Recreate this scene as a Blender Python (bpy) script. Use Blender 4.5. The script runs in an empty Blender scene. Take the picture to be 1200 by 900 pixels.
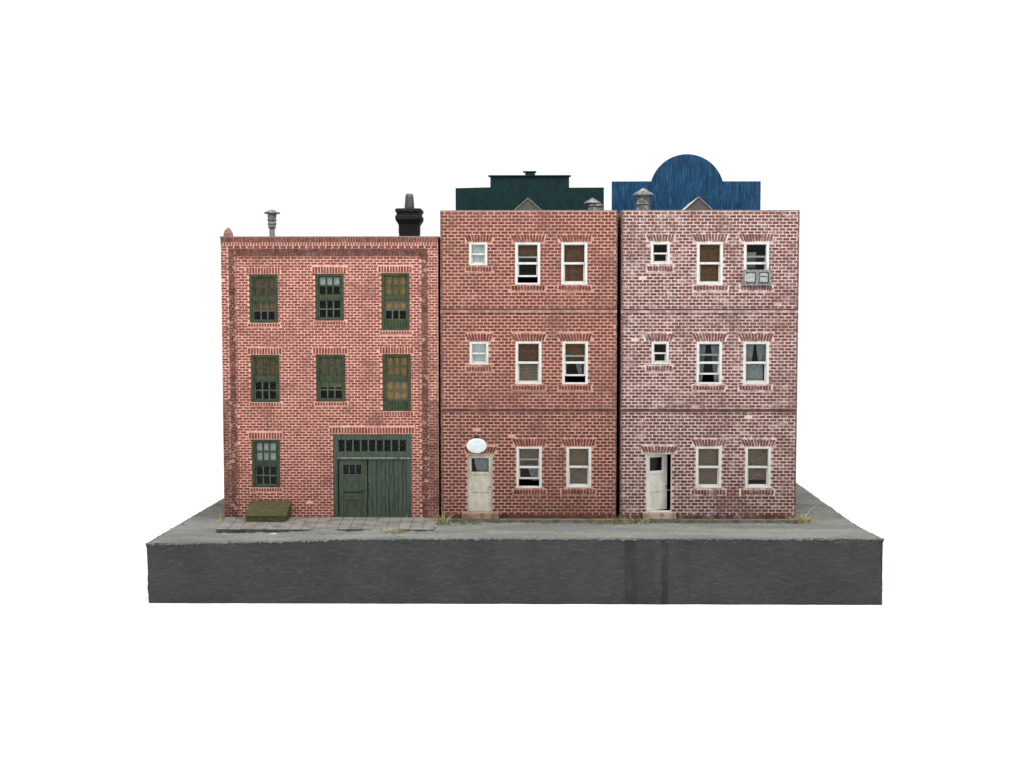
import bpy, math, random
from mathutils import Vector
random.seed(7)
SC = bpy.context.scene
COL = SC.collection

# ------------------------------------------------------------------ camera, world, light, exposure
FPX = 1400.0                       # focal length in pixels of a 1200 px wide frame
PITCH = math.atan(80.0 / FPX)
YAW = math.atan(15.0 / FPX)
DIST = 14.0                        # camera to the front of the base
cp, sp, cy, sy = math.cos(PITCH), math.sin(PITCH), math.cos(YAW), math.sin(YAW)
FWD = Vector((-sy * cp, cy * cp, -sp))
RGT = Vector((cy, sy, 0))
UPV = RGT.cross(FWD)
CAM = Vector((0, -DIST, 0))

def ray(px, py):
    return FWD + RGT * ((px - 600.0) / FPX) + UPV * ((450.0 - py) / FPX)

def on_y(px, py, Y):               # point of the plane y = Y seen at photo pixel px, py
    d = ray(px, py)
    return CAM + d * ((Y - CAM.y) / d.y)

def on_z(px, py, Z):
    d = ray(px, py)
    return CAM + d * ((Z - CAM.z) / d.z)

CAM.z = -on_y(600, 708, 0).z       # the base stands on z = 0
cam = bpy.data.cameras.new('camera')
cam.sensor_width = 36.0
cam.lens = 36.0 * FPX / 1200.0
cam.clip_start, cam.clip_end = 0.1, 500
camo = bpy.data.objects.new('camera', cam)
COL.objects.link(camo)
camo.location = CAM
camo.rotation_euler = (math.pi / 2 - PITCH, 0, YAW)
SC.camera = camo

world = bpy.data.worlds.new('World')
SC.world = world
world.use_nodes = True
bg = world.node_tree.nodes['Background']
bg.inputs['Color'].default_value = (1, 1, 1, 1)
bg.inputs['Strength'].default_value = 1.06

def area(name, loc, target, sx, sz, power, color=(1, 1, 1)):
    l = bpy.data.lights.new(name, 'AREA')
    l.shape = 'RECTANGLE'
    l.size, l.size_y, l.energy, l.color = sx, sz, power, color
    o = bpy.data.objects.new(name, l)
    COL.objects.link(o)
    o.location = loc
    o.rotation_euler = (Vector(target) - Vector(loc)).to_track_quat('-Z', 'Y').to_euler()
    return o

area('softbox_overhead', (0.5, -1.5, 10.5), (0.5, 1.2, 0), 14, 9, 1750)

SC.view_settings.view_transform = 'Standard'
SC.view_settings.look = 'None'
SC.view_settings.exposure = 0
SC.view_settings.gamma = 1
SC.view_settings.use_curve_mapping = False

# ------------------------------------------------------------------ node helpers
def new_mat(name):
    m = bpy.data.materials.new(name)
    m.use_nodes = True
    nt = m.node_tree
    return m, nt, nt.nodes['Principled BSDF']

def N(nt, kind, **kw):
    n = nt.nodes.new(kind)
    for k, v in kw.items():
        setattr(n, k, v)
    return n

def coords(nt, scale=(1, 1, 1)):
    t = N(nt, 'ShaderNodeTexCoord')
    mp = N(nt, 'ShaderNodeMapping')
    mp.inputs['Scale'].default_value = scale
    nt.links.new(t.outputs['Object'], mp.inputs['Vector'])
    return mp.outputs['Vector']

def noise(nt, scale, detail=4, rough=0.6, stretch=(1, 1, 1)):
    n = N(nt, 'ShaderNodeTexNoise')
    n.inputs['Scale'].default_value = scale
    n.inputs['Detail'].default_value = detail
    n.inputs['Roughness'].default_value = rough
    nt.links.new(coords(nt, stretch), n.inputs['Vector'])
    return n.outputs['Fac']

def remap(nt, sock, lo, hi, a=0.0, b=1.0):
    r = N(nt, 'ShaderNodeMapRange', interpolation_type='SMOOTHSTEP')
    r.inputs['From Min'].default_value, r.inputs['From Max'].default_value = lo, hi
    r.inputs['To Min'].default_value, r.inputs['To Max'].default_value = a, b
    nt.links.new(sock, r.inputs['Value'])
    return r.outputs['Result']

def mixc(nt, fac, a, b, mode='MIX'):
    m = N(nt, 'ShaderNodeMix', data_type='RGBA', blend_type=mode)
    for s, v in ((m.inputs[0], fac), (m.inputs[6], a), (m.inputs[7], b)):
        if isinstance(v, (int, float)):
            s.default_value = v
        elif isinstance(v, tuple):
            s.default_value = (*v, 1)
        else:
            nt.links.new(v, s)
    return m.outputs[2]

def mul(nt, a, b):
    m = N(nt, 'ShaderNodeMath', operation='MULTIPLY')
    for s, v in ((m.inputs[0], a), (m.inputs[1], b)):
        if isinstance(v, (int, float)):
            s.default_value = v
        else:
            nt.links.new(v, s)
    return m.outputs[0]

def bump(nt, bsdf, height, strength, dist=0.01):
    b = N(nt, 'ShaderNodeBump')
    b.inputs['Strength'].default_value = strength
    b.inputs['Distance'].default_value = dist
    nt.links.new(height, b.inputs['Height'])
    nt.links.new(b.outputs['Normal'], bsdf.inputs['Normal'])

def paint(name, col, col2=None, scale=9, lo=0.4, hi=0.7, rough=0.7, stretch=(1, 1, 1), bmp=0.15, bscale=60,
          fleck=None, flo=0.62, fhi=0.7, fscale=50, fstretch=(1, 1, 1), spec=0.12):
    m, nt, b = new_mat(name)
    c2 = col2 or tuple(x * 0.75 for x in col)
    c = mixc(nt, remap(nt, noise(nt, scale, stretch=stretch), lo, hi), col, c2)
    if fleck:
        c = mixc(nt, remap(nt, noise(nt, fscale, 6, 0.7, fstretch), flo, fhi), c, fleck)
    nt.links.new(c, b.inputs['Base Color'])
    b.inputs['Roughness'].default_value = rough
    b.inputs['Specular IOR Level'].default_value = spec
    if bmp:
        bump(nt, b, noise(nt, bscale, 5, 0.65, stretch), bmp)
    return m

def brick_mats(tag, dark, mid, light, mortar, wash, wash_lo, wash_hi, wash_amt, soot_amt, seed):
    out = []
    for kind in ('brick', 'mortar'):
        m, nt, b = new_mat(tag + ' ' + kind)
        if kind == 'brick':
            at = N(nt, 'ShaderNodeAttribute', attribute_name='tone')
            r = N(nt, 'ShaderNodeValToRGB')
            e = r.color_ramp.elements
            e[0].position, e[0].color = 0.0, (*dark, 1)
            e[1].position, e[1].color = 1.0, (*light, 1)
            k = e.new(0.5)
            k.color = (*mid, 1)
            nt.links.new(at.outputs['Fac'], r.inputs['Fac'])
            c = r.outputs['Color']
            c = mixc(nt, remap(nt, noise(nt, 60, 3), 0.5, 0.8, 0, 0.22), c, mortar)
        else:
            c = mixc(nt, remap(nt, noise(nt, 30, 5), 0.35, 0.7), mortar, tuple(x * 0.72 for x in mortar))
        shift = N(nt, 'ShaderNodeTexNoise')
        mp = N(nt, 'ShaderNodeMapping')
        mp.inputs['Location'].default_value = (seed * 3.7, seed * 1.3, seed)
        mp.inputs['Scale'].default_value = (1, 1, 1.5)
        tc = N(nt, 'ShaderNodeTexCoord')
        nt.links.new(tc.outputs['Object'], mp.inputs['Vector'])
        nt.links.new(mp.outputs['Vector'], shift.inputs['Vector'])
        shift.inputs['Scale'].default_value = 4.2 if seed < 3 else 6.5
        shift.inputs['Detail'].default_value = 9
        shift.inputs['Roughness'].default_value = 0.78
        w = mul(nt, remap(nt, shift.outputs['Fac'], wash_lo, wash_hi), wash_amt * (1.0 if kind == 'brick' else 0.9))
        c = mixc(nt, w, c, wash)
        s = mul(nt, remap(nt, noise(nt, 3.3 + seed * 0.1, 8, 0.7, (1.6, 1.6, 0.8)), 0.5, 0.72), soot_amt)
        c = mixc(nt, s, c, (0.10, 0.06, 0.05))
        gr = noise(nt, 1.5 + 0.2 * seed, 10, 0.72, (1, 1, 1.3))                 # broad grimy patches with ragged edges
        c = mixc(nt, remap(nt, gr, 0.48, 0.66, 0, 0.55 if kind == 'mortar' else 0.4), c, (0.13, 0.062, 0.05))
        nt.links.new(c, b.inputs['Base Color'])
        b.inputs['Roughness'].default_value = 0.9
        b.inputs['Specular IOR Level'].default_value = 0.15
        bump(nt, b, noise(nt, 140, 3), 0.25, 0.004)
        out.append(m)
    return out

M = {}
M['A'] = brick_mats('red pink', (0.055, 0.025, 0.022), (0.138, 0.036, 0.029), (0.20, 0.06, 0.048),
                    (0.70, 0.385, 0.31), (0.72, 0.42, 0.35), 0.52, 0.78, 0.4, 0.5, 1)
M['B'] = brick_mats('brown red', (0.042, 0.02, 0.017), (0.103, 0.028, 0.022), (0.165, 0.055, 0.041),
                    (0.52, 0.285, 0.225), (0.55, 0.345, 0.285), 0.54, 0.76, 0.5, 0.55, 2)
M['C'] = brick_mats('whitened red', (0.040, 0.022, 0.021), (0.096, 0.029, 0.025), (0.15, 0.054, 0.046),
                    (0.58, 0.435, 0.40), (0.62, 0.53, 0.505), 0.48, 0.70, 0.50, 0.65, 3)
for k_, c1_, c2_ in (('A', (0.70, 0.40, 0.32), (0.55, 0.28, 0.22)), ('B', (0.54, 0.31, 0.25), (0.30, 0.14, 0.105)), ('C', (0.60, 0.48, 0.445), (0.30, 0.19, 0.165))):
    M[k_ + ' halo'] = paint('pale pointing ' + k_, c1_, c2_, 16, 0.42, 0.58, bscale=120)
    M[k_ + ' ledge'] = paint('grimy ledge ' + k_, tuple(x * .62 for x in c1_), tuple(x * .75 for x in c2_), 9, 0.38, 0.62, bscale=120)
M['interior'] = paint('dark interior', (0.02, 0.018, 0.016), rough=0.95, bmp=0)
M['coping'] = paint('weathered coping', (0.20, 0.16, 0.14), (0.12, 0.095, 0.085), 30)
M['roofing'] = paint('roof felt', (0.06, 0.06, 0.06), rough=0.95, bscale=200)
M['green'] = paint('green woodwork', (0.040, 0.053, 0.029), (0.024, 0.033, 0.019), 14, fleck=(0.13, 0.15, 0.11), flo=0.66, fhi=0.74)
M['door_green'] = paint('weathered green boards', (0.057, 0.075, 0.056), (0.031, 0.043, 0.031), 7, stretch=(6, 6, 0.7), bmp=0.4,
                        fleck=(0.17, 0.19, 0.165), flo=0.54, fhi=0.78, fscale=36, fstretch=(4, 4, 0.6))
M['ledge'] = paint('worn pale green ledge', (0.17, 0.195, 0.165), (0.06, 0.08, 0.062), 16)
M['wicket_green'] = paint('olive worn wicket paint', (0.052, 0.068, 0.049), (0.030, 0.041, 0.028), 9, stretch=(3, 3, 1), bmp=0.4,
                          fleck=(0.13, 0.15, 0.12), flo=0.58, fhi=0.76, fscale=26)
M['muntin'] = paint('grey green glazing bar', (0.075, 0.10, 0.075), (0.045, 0.06, 0.045), 30, bmp=0)
M['white'] = paint('old white paint', (0.50, 0.50, 0.465), (0.36, 0.35, 0.32), 18, 0.5, 0.75, fleck=(0.42, 0.36, 0.30), flo=0.70, fhi=0.78)
M['door_white'] = paint('stained white door', (0.46, 0.44, 0.375), (0.33, 0.30, 0.235), 6, 0.4, 0.7, stretch=(2, 2, 0.8),
                        fleck=(0.33, 0.26, 0.18), flo=0.62, fhi=0.8, fscale=14)
M['blind_brown'] = paint('brown blind', (0.20, 0.085, 0.042), (0.12, 0.052, 0.028), 20, bmp=0)
M['blind_taupe'] = paint('taupe blind', (0.30, 0.205, 0.155), (0.22, 0.15, 0.115), 20, bmp=0)
M['blind_pale'] = paint('pale window shade', (0.80, 0.84, 0.85), (0.62, 0.67, 0.69), 12, bmp=0)
M['blind_tan'] = paint('tan shade', (0.56, 0.31, 0.13), (0.40, 0.24, 0.09), 12, bmp=0)
M['blind_olive'] = paint('olive shade', (0.26, 0.20, 0.11), (0.16, 0.14, 0.075), 12, bmp=0)
M['blind_rust'] = paint('rust brown shade', (0.30, 0.155, 0.075), (0.14, 0.11, 0.055), 9, bmp=0)
M['curtain'] = paint('grey lace curtain', (0.34, 0.36, 0.39), (0.22, 0.23, 0.26), 30, bmp=0, rough=0.95)
M['metal'] = paint('dull zinc', (0.23, 0.235, 0.225), (0.085, 0.085, 0.08), 22, 0.38, 0.58, rough=0.6, fleck=(0.4, 0.4, 0.39), flo=0.66, fhi=0.72)
M['rusty'] = paint('grey rusted pipe', (0.22, 0.22, 0.21), (0.10, 0.085, 0.08), 28, 0.45, 0.6, rough=0.7)
M['black'] = paint('black sooty brick', (0.008, 0.008, 0.009), (0.016, 0.016, 0.017), 30, rough=0.55, bscale=90)
M['pot'] = paint('black clay pot', (0.03, 0.03, 0.032), (0.018, 0.018, 0.018), 30, rough=0.4, spec=0.5)
M['stub'] = paint('broken red brick stub', (0.27, 0.13, 0.10), (0.16, 0.08, 0.07), 25)
M['blue'] = paint('blue painted board', (0.006, 0.032, 0.08), (0.004, 0.018, 0.046), 5, 0.38, 0.68, stretch=(3.5, 3.5, 0.5), rough=0.75,
                  fleck=(0.02, 0.105, 0.175), flo=0.46, fhi=0.76, fscale=26, fstretch=(3, 3, 0.28))
M['teal'] = paint('dark green painted board', (0.003, 0.019, 0.019), (0.003, 0.012, 0.014), 10, 0.4, 0.65, rough=0.7, bmp=0.3, bscale=110,
                  fleck=(0.010, 0.036, 0.036), flo=0.6, fhi=0.75, fscale=70)
M['gable'] = paint('weathered grey gable', (0.105, 0.092, 0.085), (0.055, 0.05, 0.048), 40, stretch=(1, 1, 4), bmp=0.4)
M['trim'] = paint('pale gable trim', (0.40, 0.39, 0.37), (0.27, 0.26, 0.245), 25)
M['hatch'] = paint('mossy olive boards', (0.072, 0.068, 0.029), (0.04, 0.04, 0.019), 9, 0.35, 0.7, bmp=0.4, stretch=(2, 4, 4),
                   fleck=(0.16, 0.15, 0.075), flo=0.6, fhi=0.75)
M['step'] = paint('stained stone step', (0.30, 0.20, 0.15), (0.17, 0.10, 0.075), 16, 0.35, 0.65, bscale=90, bmp=0.4)
M['step_pale'] = paint('pale worn step', (0.38, 0.31, 0.25), (0.22, 0.16, 0.12), 16, 0.35, 0.65, bscale=90, bmp=0.4)
M['door_pale'] = paint('pale grey white door', (0.58, 0.57, 0.52), (0.46, 0.44, 0.39), 6, 0.4, 0.7, stretch=(2, 2, 0.8))
M['found'] = paint('mossy footing', (0.15, 0.15, 0.115), (0.08, 0.085, 0.05), 7, 0.35, 0.65, bscale=90, bmp=0.5)
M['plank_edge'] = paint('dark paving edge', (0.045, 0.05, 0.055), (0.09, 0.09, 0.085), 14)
M['plank'] = paint('grey paving', (0.20, 0.195, 0.18), (0.14, 0.128, 0.112), 5, 0.4, 0.62, bscale=50, bmp=0.4, fleck=(0.3, 0.3, 0.28), flo=0.62, fhi=0.72)
M['sign'] = paint('white enamel', (0.56, 0.61, 0.63), (0.48, 0.545, 0.57), 14, 0.45, 0.6, rough=0.35, bmp=0)
M['signrim'] = paint('white sign rim', (0.70, 0.69, 0.67), (0.62, 0.60, 0.58), 14, rough=0.5, bmp=0)
M['iron'] = paint('black iron', (0.015, 0.015, 0.015), rough=0.6, bmp=0)
M['cabinet'] = paint('grey painted metal box', (0.24, 0.25, 0.25), (0.11, 0.113, 0.113), 40, 0.38, 0.6, rough=0.6)
M['cabinet_panel'] = paint('pale grey panel', (0.32, 0.345, 0.34), (0.17, 0.185, 0.18), 50, rough=0.6, bmp=0)
M['cabinet_dark'] = paint('dark panel line', (0.03, 0.035, 0.035), rough=0.7, bmp=0)
M['stone'] = paint('dark pebble', (0.12, 0.12, 0.12), (0.2, 0.2, 0.19), 30)
M['pinkstone'] = paint('pinkish stone', (0.45, 0.36, 0.29), (0.3, 0.24, 0.2), 20)
M['paper'] = paint('pale scrap', (0.46, 0.46, 0.44), (0.34, 0.34, 0.33), 20)
M['grass_green'] = paint('olive grass', (0.24, 0.26, 0.075), (0.14, 0.16, 0.045), 18, bmp=0)
M['grass_yellow'] = paint('yellow grass', (0.50, 0.48, 0.13), (0.36, 0.36, 0.11), 18, bmp=0)
M['grass_straw'] = paint('straw stalk', (0.50, 0.44, 0.30), (0.38, 0.32, 0.2), 18, bmp=0)
M['pier_joint'] = paint('stained brown joint', (0.36, 0.20, 0.155), (0.15, 0.085, 0.07), 12, 0.35, 0.65)
M['seat'] = paint('white studio table', (0.97, 0.97, 0.97), (0.965, 0.965, 0.965), 1, bmp=0, rough=0.9, spec=0.0)

def glass_mat():
    m, nt, b = new_mat('window glass')
    out = nt.nodes['Material Output']
    tr = N(nt, 'ShaderNodeBsdfTransparent')
    tr.inputs['Color'].default_value = (0.86, 0.89, 0.88, 1)
    gl = N(nt, 'ShaderNodeBsdfGlossy')
    gl.inputs['Roughness'].default_value = 0.12
    fr = N(nt, 'ShaderNodeFresnel')
    fr.inputs['IOR'].default_value = 1.22
    mx = N(nt, 'ShaderNodeMixShader')
    nt.links.new(fr.outputs[0], mx.inputs[0])
    nt.links.new(tr.outputs[0], mx.inputs[1])
    nt.links.new(gl.outputs[0], mx.inputs[2])
    nt.links.new(mx.outputs[0], out.inputs['Surface'])
    return m
M['glass'] = glass_mat()

def ground_mat():
    m, nt, b = new_mat('grey ash ground')
    big = noise(nt, 0.9, 6, 0.6, (1, 2.2, 1))
    c = mixc(nt, remap(nt, big, 0.38, 0.62), (0.285, 0.288, 0.262), (0.195, 0.20, 0.192))
    c = mixc(nt, remap(nt, noise(nt, 3.1, 7, 0.7, (1, 2.5, 1)), 0.5, 0.7, 0, 0.7), c, (0.235, 0.225, 0.175))
    c = mixc(nt, remap(nt, noise(nt, 34, 5, 0.75), 0.54, 0.66, 0, 0.75), c, (0.34, 0.345, 0.33))
    c = mixc(nt, remap(nt, noise(nt, 47, 5, 0.75), 0.54, 0.66, 0, 0.8), c, (0.11, 0.11, 0.11))
    c = mixc(nt, remap(nt, noise(nt, 13, 8, 0.8, (1, 1.6, 1)), 0.54, 0.66, 0, 0.7), c, (0.14, 0.14, 0.13))
    nt.links.new(c, b.inputs['Base Color'])
    b.inputs['Roughness'].default_value = 0.95
    b.inputs['Specular IOR Level'].default_value = 0.1
    bump(nt, b, noise(nt, 42, 6, 0.75), 1.0, 0.04)
    return m
M['ash'] = ground_mat()

def plinth_mat(ztop, drips):
    m, nt, b = new_mat('dark grey painted plaster')
    c = mixc(nt, remap(nt, noise(nt, 1.6, 6, 0.6), 0.35, 0.65), (0.041, 0.043, 0.044), (0.030, 0.033, 0.036))
    st = noise(nt, 20, 6, 0.72, (0.4, 1, 1.7))  # brush-stroke relief: its light and shade put into the colour
    st.node.inputs['Distortion'].default_value = 1.4
    c = mixc(nt, remap(nt, st, 0.5, 0.66, 0, 0.55), c, (0.078, 0.082, 0.082))
    c = mixc(nt, remap(nt, st, 0.48, 0.34, 0, 0.6), c, (0.023, 0.025, 0.027))
    tc = N(nt, 'ShaderNodeTexCoord')
    sx = N(nt, 'ShaderNodeSeparateXYZ')
    nt.links.new(tc.outputs['Object'], sx.inputs[0])
    wob = N(nt, 'ShaderNodeMath', operation='MULTIPLY_ADD')      # a wavering drip line
    nt.links.new(noise(nt, 5, 4), wob.inputs[0])
    wob.inputs[1].default_value = 0.10
    nt.links.new(sx.outputs['X'], wob.inputs[2])
    for x, wd, amt in drips:
        d = N(nt, 'ShaderNodeMath', operation='SUBTRACT')
        nt.links.new(wob.outputs[0], d.inputs[0])
        d.inputs[1].default_value = x + 0.05
        a = N(nt, 'ShaderNodeMath', operation='ABSOLUTE')
        nt.links.new(d.outputs[0], a.inputs[0])
        f = mul(nt, remap(nt, a.outputs[0], wd * 0.4, wd, 1, 0), remap(nt, noise(nt, 10, 4, 0.6, (1, 1, 0.3)), 0.3, 0.6, amt * 0.4, amt))
        c = mixc(nt, f, c, (0.017, 0.017, 0.018))
    edge = N(nt, 'ShaderNodeMapRange')                            # paint chipped along the top arris
    edge.inputs['From Min'].default_value, edge.inputs['From Max'].default_value = ztop - 0.075, ztop + 0.01
    ramp = N(nt, 'ShaderNodeMapRange', interpolation_type='SMOOTHSTEP')   # the arris rises towards one end
    ramp.inputs['From Min'].default_value, ramp.inputs['From Max'].default_value = -4.2, -1.2
    ramp.inputs['To Max'].default_value = 0.068
    nt.links.new(sx.outputs['X'], ramp.inputs['Value'])
    dif = N(nt, 'ShaderNodeMath', operation='SUBTRACT')
    nt.links.new(sx.outputs['Z'], dif.inputs[0])
    nt.links.new(ramp.outputs['Result'], dif.inputs[1])
    nt.links.new(dif.outputs[0], edge.inputs['Value'])
    chip = mul(nt, edge.outputs['Result'], remap(nt, noise(nt, 44, 6, 0.75), 0.56, 0.66))
    c = mixc(nt, chip, c, (0.33, 0.34, 0.32))
    nt.links.new(c, b.inputs['Base Color'])
    b.inputs['Roughness'].default_value = 0.62
    b.inputs['Specular IOR Level'].default_value = 0.25
    bump(nt, b, noise(nt, 22, 6, 0.7, (0.4, 1, 1.6)), 1.0, 0.045)
    return m

# ------------------------------------------------------------------ mesh helpers
class MB:
    def __init__(s):
        s.v, s.f, s.m, s.t = [], [], [], []
    def quadbox(s, pts, mi=0, tone=0.5, faces=(0, 1, 2, 3, 4, 5)):
        """pts: 4 points of the front face then 4 of the back one, in the same order"""
        b = len(s.v)
        s.v.extend(pts)
        allf = ((0, 1, 2, 3), (7, 6, 5, 4), (0, 4, 5, 1), (1, 5, 6, 2), (2, 6, 7, 3), (3, 7, 4, 0))
        for k in faces:
            s.f.append(tuple(b + i for i in allf[k]))
            s.m.append(mi)
            s.t.append(tone)
    def box(s, x0, x1, y0, y1, z0, z1, mi=0, tone=0.5):
        s.quadbox([(x0, y0, z0), (x1, y0, z0), (x1, y0, z1), (x0, y0, z1),
                   (x0, y1, z0), (x1, y1, z0), (x1, y1, z1), (x0, y1, z1)], mi, tone)
    def face(s, pts, mi=0, tone=0.5):
        b = len(s.v)
        s.v.extend(pts)
        s.f.append(tuple(range(b, b + len(pts))))
        s.m.append(mi)
        s.t.append(tone)
    def prism(s, poly, y0, y1, mi=0):
        """poly: (x, z) outline, extruded along y"""
        b, n = len(s.v), len(poly)
        s.v.extend((x, y0, z) for x, z in poly)
        s.v.extend((x, y1, z) for x, z in poly)
        s.f.append(tuple(range(b, b + n)))
        s.f.append(tuple(range(b + 2 * n - 1, b + n - 1, -1)))
        s.m.extend((mi, mi)); s.t.extend((.5, .5))
        for i in range(n):
            j = (i + 1) % n
            s.f.append((b + i, b + n + i, b + n + j, b + j))
            s.m.append(mi); s.t.append(.5)
    def lathe(s, cx, cyy, prof, seg=28, mi=0, wob=0.0):
        b = len(s.v)
        for r, z in prof:
            for k in range(seg):
                a = 2 * math.pi * k / seg
                rr = r * (1 + random.uniform(-wob, wob))
                s.v.append((cx + rr * math.cos(a), cyy + rr * math.sin(a), z + random.uniform(-wob, wob) * 0.03))
        for i in range(len(prof) - 1):
            for k in range(seg):
                l = (k + 1) % seg
                s.f.append((b + i * seg + k, b + i * seg + l, b + (i + 1) * seg + l, b + (i + 1) * seg + k))
                s.m.append(mi); s.t.append(.5)
        s.f.append(tuple(b + k for k in range(seg))[::-1]); s.m.append(mi); s.t.append(.5)
        s.f.append(tuple(b + (len(prof) - 1) * seg + k for k in range(seg))); s.m.append(mi); s.t.append(.5)
    def build(s, name, mats, parent=None, origin=(0, 0, 0), smooth=False, bevel=0.0):
        me = bpy.data.meshes.new(name)
        ox, oy, oz = origin
        me.from_pydata([(x - ox, y - oy, z - oz) for x, y, z in s.v], [], s.f)
        for mt in (mats if isinstance(mats, (list, tuple)) else [mats]):
            me.materials.append(mt)
        me.polygons.foreach_set('material_index', s.m)
        at = me.attributes.new('tone', 'FLOAT', 'FACE')
        at.data.foreach_set('value', s.t)
        if smooth:
            me.polygons.foreach_set('use_smooth', [True] * len(s.f))
        me.update()
        o = bpy.data.objects.new(name, me)
        COL.objects.link(o)
        if parent is not None:
            o.parent = parent
        if bevel:
            bv = o.modifiers.new('bevel', 'BEVEL')
            bv.width, bv.segments, bv.limit_method = bevel, 2, 'ANGLE'
        return o

def thing(name, loc, label, cat, group=None):
    o = bpy.data.objects.new(name, None)
    COL.objects.link(o)
    o.location = loc
    o.empty_display_size = 0.1
    tag(o, label, cat, group)
    return o

def tag(o, label, cat, group=None):
    o['label'], o['category'] = label, cat
    if group:
        o['group'] = group

# ------------------------------------------------------------------ the white table and the painted base
g = MB()
g.face([(-60, -60, 0), (60, -60, 0), (60, 60, 0), (-60, 60, 0)])
go = g.build('ground', M['seat'])
go['kind'] = 'structure'

ZT = on_y(600, 636.5, 0).z                       # top of the base
FL, FR = on_y(171.5, 638, 0), on_y(1035, 632.5, 0)
d = on_z(262, 583, ZT) - Vector((FL.x, 0, ZT))
BACKY = on_z(937, 565, ZT).y
BL = (FL.x + d.x * BACKY / d.y, BACKY)
e = on_z(936, 567, ZT) - Vector((FR.x, 0, ZT))
BR = (FR.x + e.x * BACKY / e.y, BACKY)
YF = on_z(600, 608.5, ZT + 0.03).y               # plane of the facades
P = (YF + DIST) / FPX                            # one photo pixel there
print('ZT', ZT, 'YF', YF, 'BACKY', BACKY, 'P', P, 'CAM', CAM)

def base_pt(u, v):                               # u across, v into the depth, both 0..1
    return (FL.x + (FR.x - FL.x) * u) * (1 - v) + (BL[0] + (BR[0] - BL[0]) * u) * v, BACKY * v

base = thing('display_base', ((FL.x + FR.x) / 2, BACKY / 2, 0),
             'thick dark grey painted block with a rough ash-coloured top under the whole row of buildings', 'display base')
b = MB()
bo = base.location
nu, nz, nv = 260, 22, 110
def side(pts_fn, n, flip):
    k = len(b.v)
    for j in range(nz + 1):
        for i in range(n + 1):
            b.v.append(pts_fn(i / n, j / nz))
    for j in range(nz):
        for i in range(n):
            a0 = k + j * (n + 1) + i
            q = (a0, a0 + 1, a0 + n + 2, a0 + n + 1)
            b.f.append(q[::-1] if flip else q); b.m.append(0); b.t.append(.5)
from mathutils import noise as mno
def rough3(x, y, z, s=1.0):
    return 0.012 * s * mno.noise(Vector((x * 2.2, y * 2.2, z * 2.6))) + 0.006 * s * mno.noise(Vector((x * 9, y * 9, z * 13))) + 0.004 * s * mno.noise(Vector((x * 34, y * 34, z * 34)))
def top_z(x, y):
    return ZT - 0.012 + 0.01 * mno.noise(Vector((x * 1.3, y * 1.3, 4)))
def lift(u, y):                                  # the front arris climbs a little from one end
    f = min(1, max(0, (u - .02) / .34))
    return (0.062 * f * f * (3 - 2 * f) + 0.012 * u) * max(0, 1 - y / (YF - .25))
def fpt(u, w):
    x, y = base_pt(u, 0)
    z = w * (top_z(x, 0) + lift(u, 0))
    return (x + 0.02 * (1 - w) * (1 - u), -rough3(x, 0, z, 1.2) - 0.012 * w * w * mno.noise(Vector((x * 6, 1, 1))), z)
def spt(u):
    def f(v, w):
        x, y = base_pt(u, v)
        z = w * (top_z(x, y) + lift(u, y))
        return (x + (1 if u else -1) * rough3(x, y, z, 1.2) + 0.02 * (1 - w) * (1 - u), y, z)
    return f
def bpt(u, w):
    x, y = base_pt(u, 1)
    return (x, y, w * top_z(x, y))
side(fpt, nu, False)
side(spt(0), nv, True)
side(spt(1), nv, False)
side(bpt, nu, True)
dr = [on_y(739, 670, 0).x - bo.x, on_y(779, 670, 0).x - bo.x, on_y(806, 670, 0).x - bo.x, on_y(756, 670, 0).x - bo.x]
pm = plinth_mat(ZT, [(dr[0], 0.10, 0.8), (dr[1], 0.06, 1.0), (dr[2], 0.05, 0.35), (dr[3], 0.16, 0.35)])
b.build('plinth', pm, base, bo)

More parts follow.
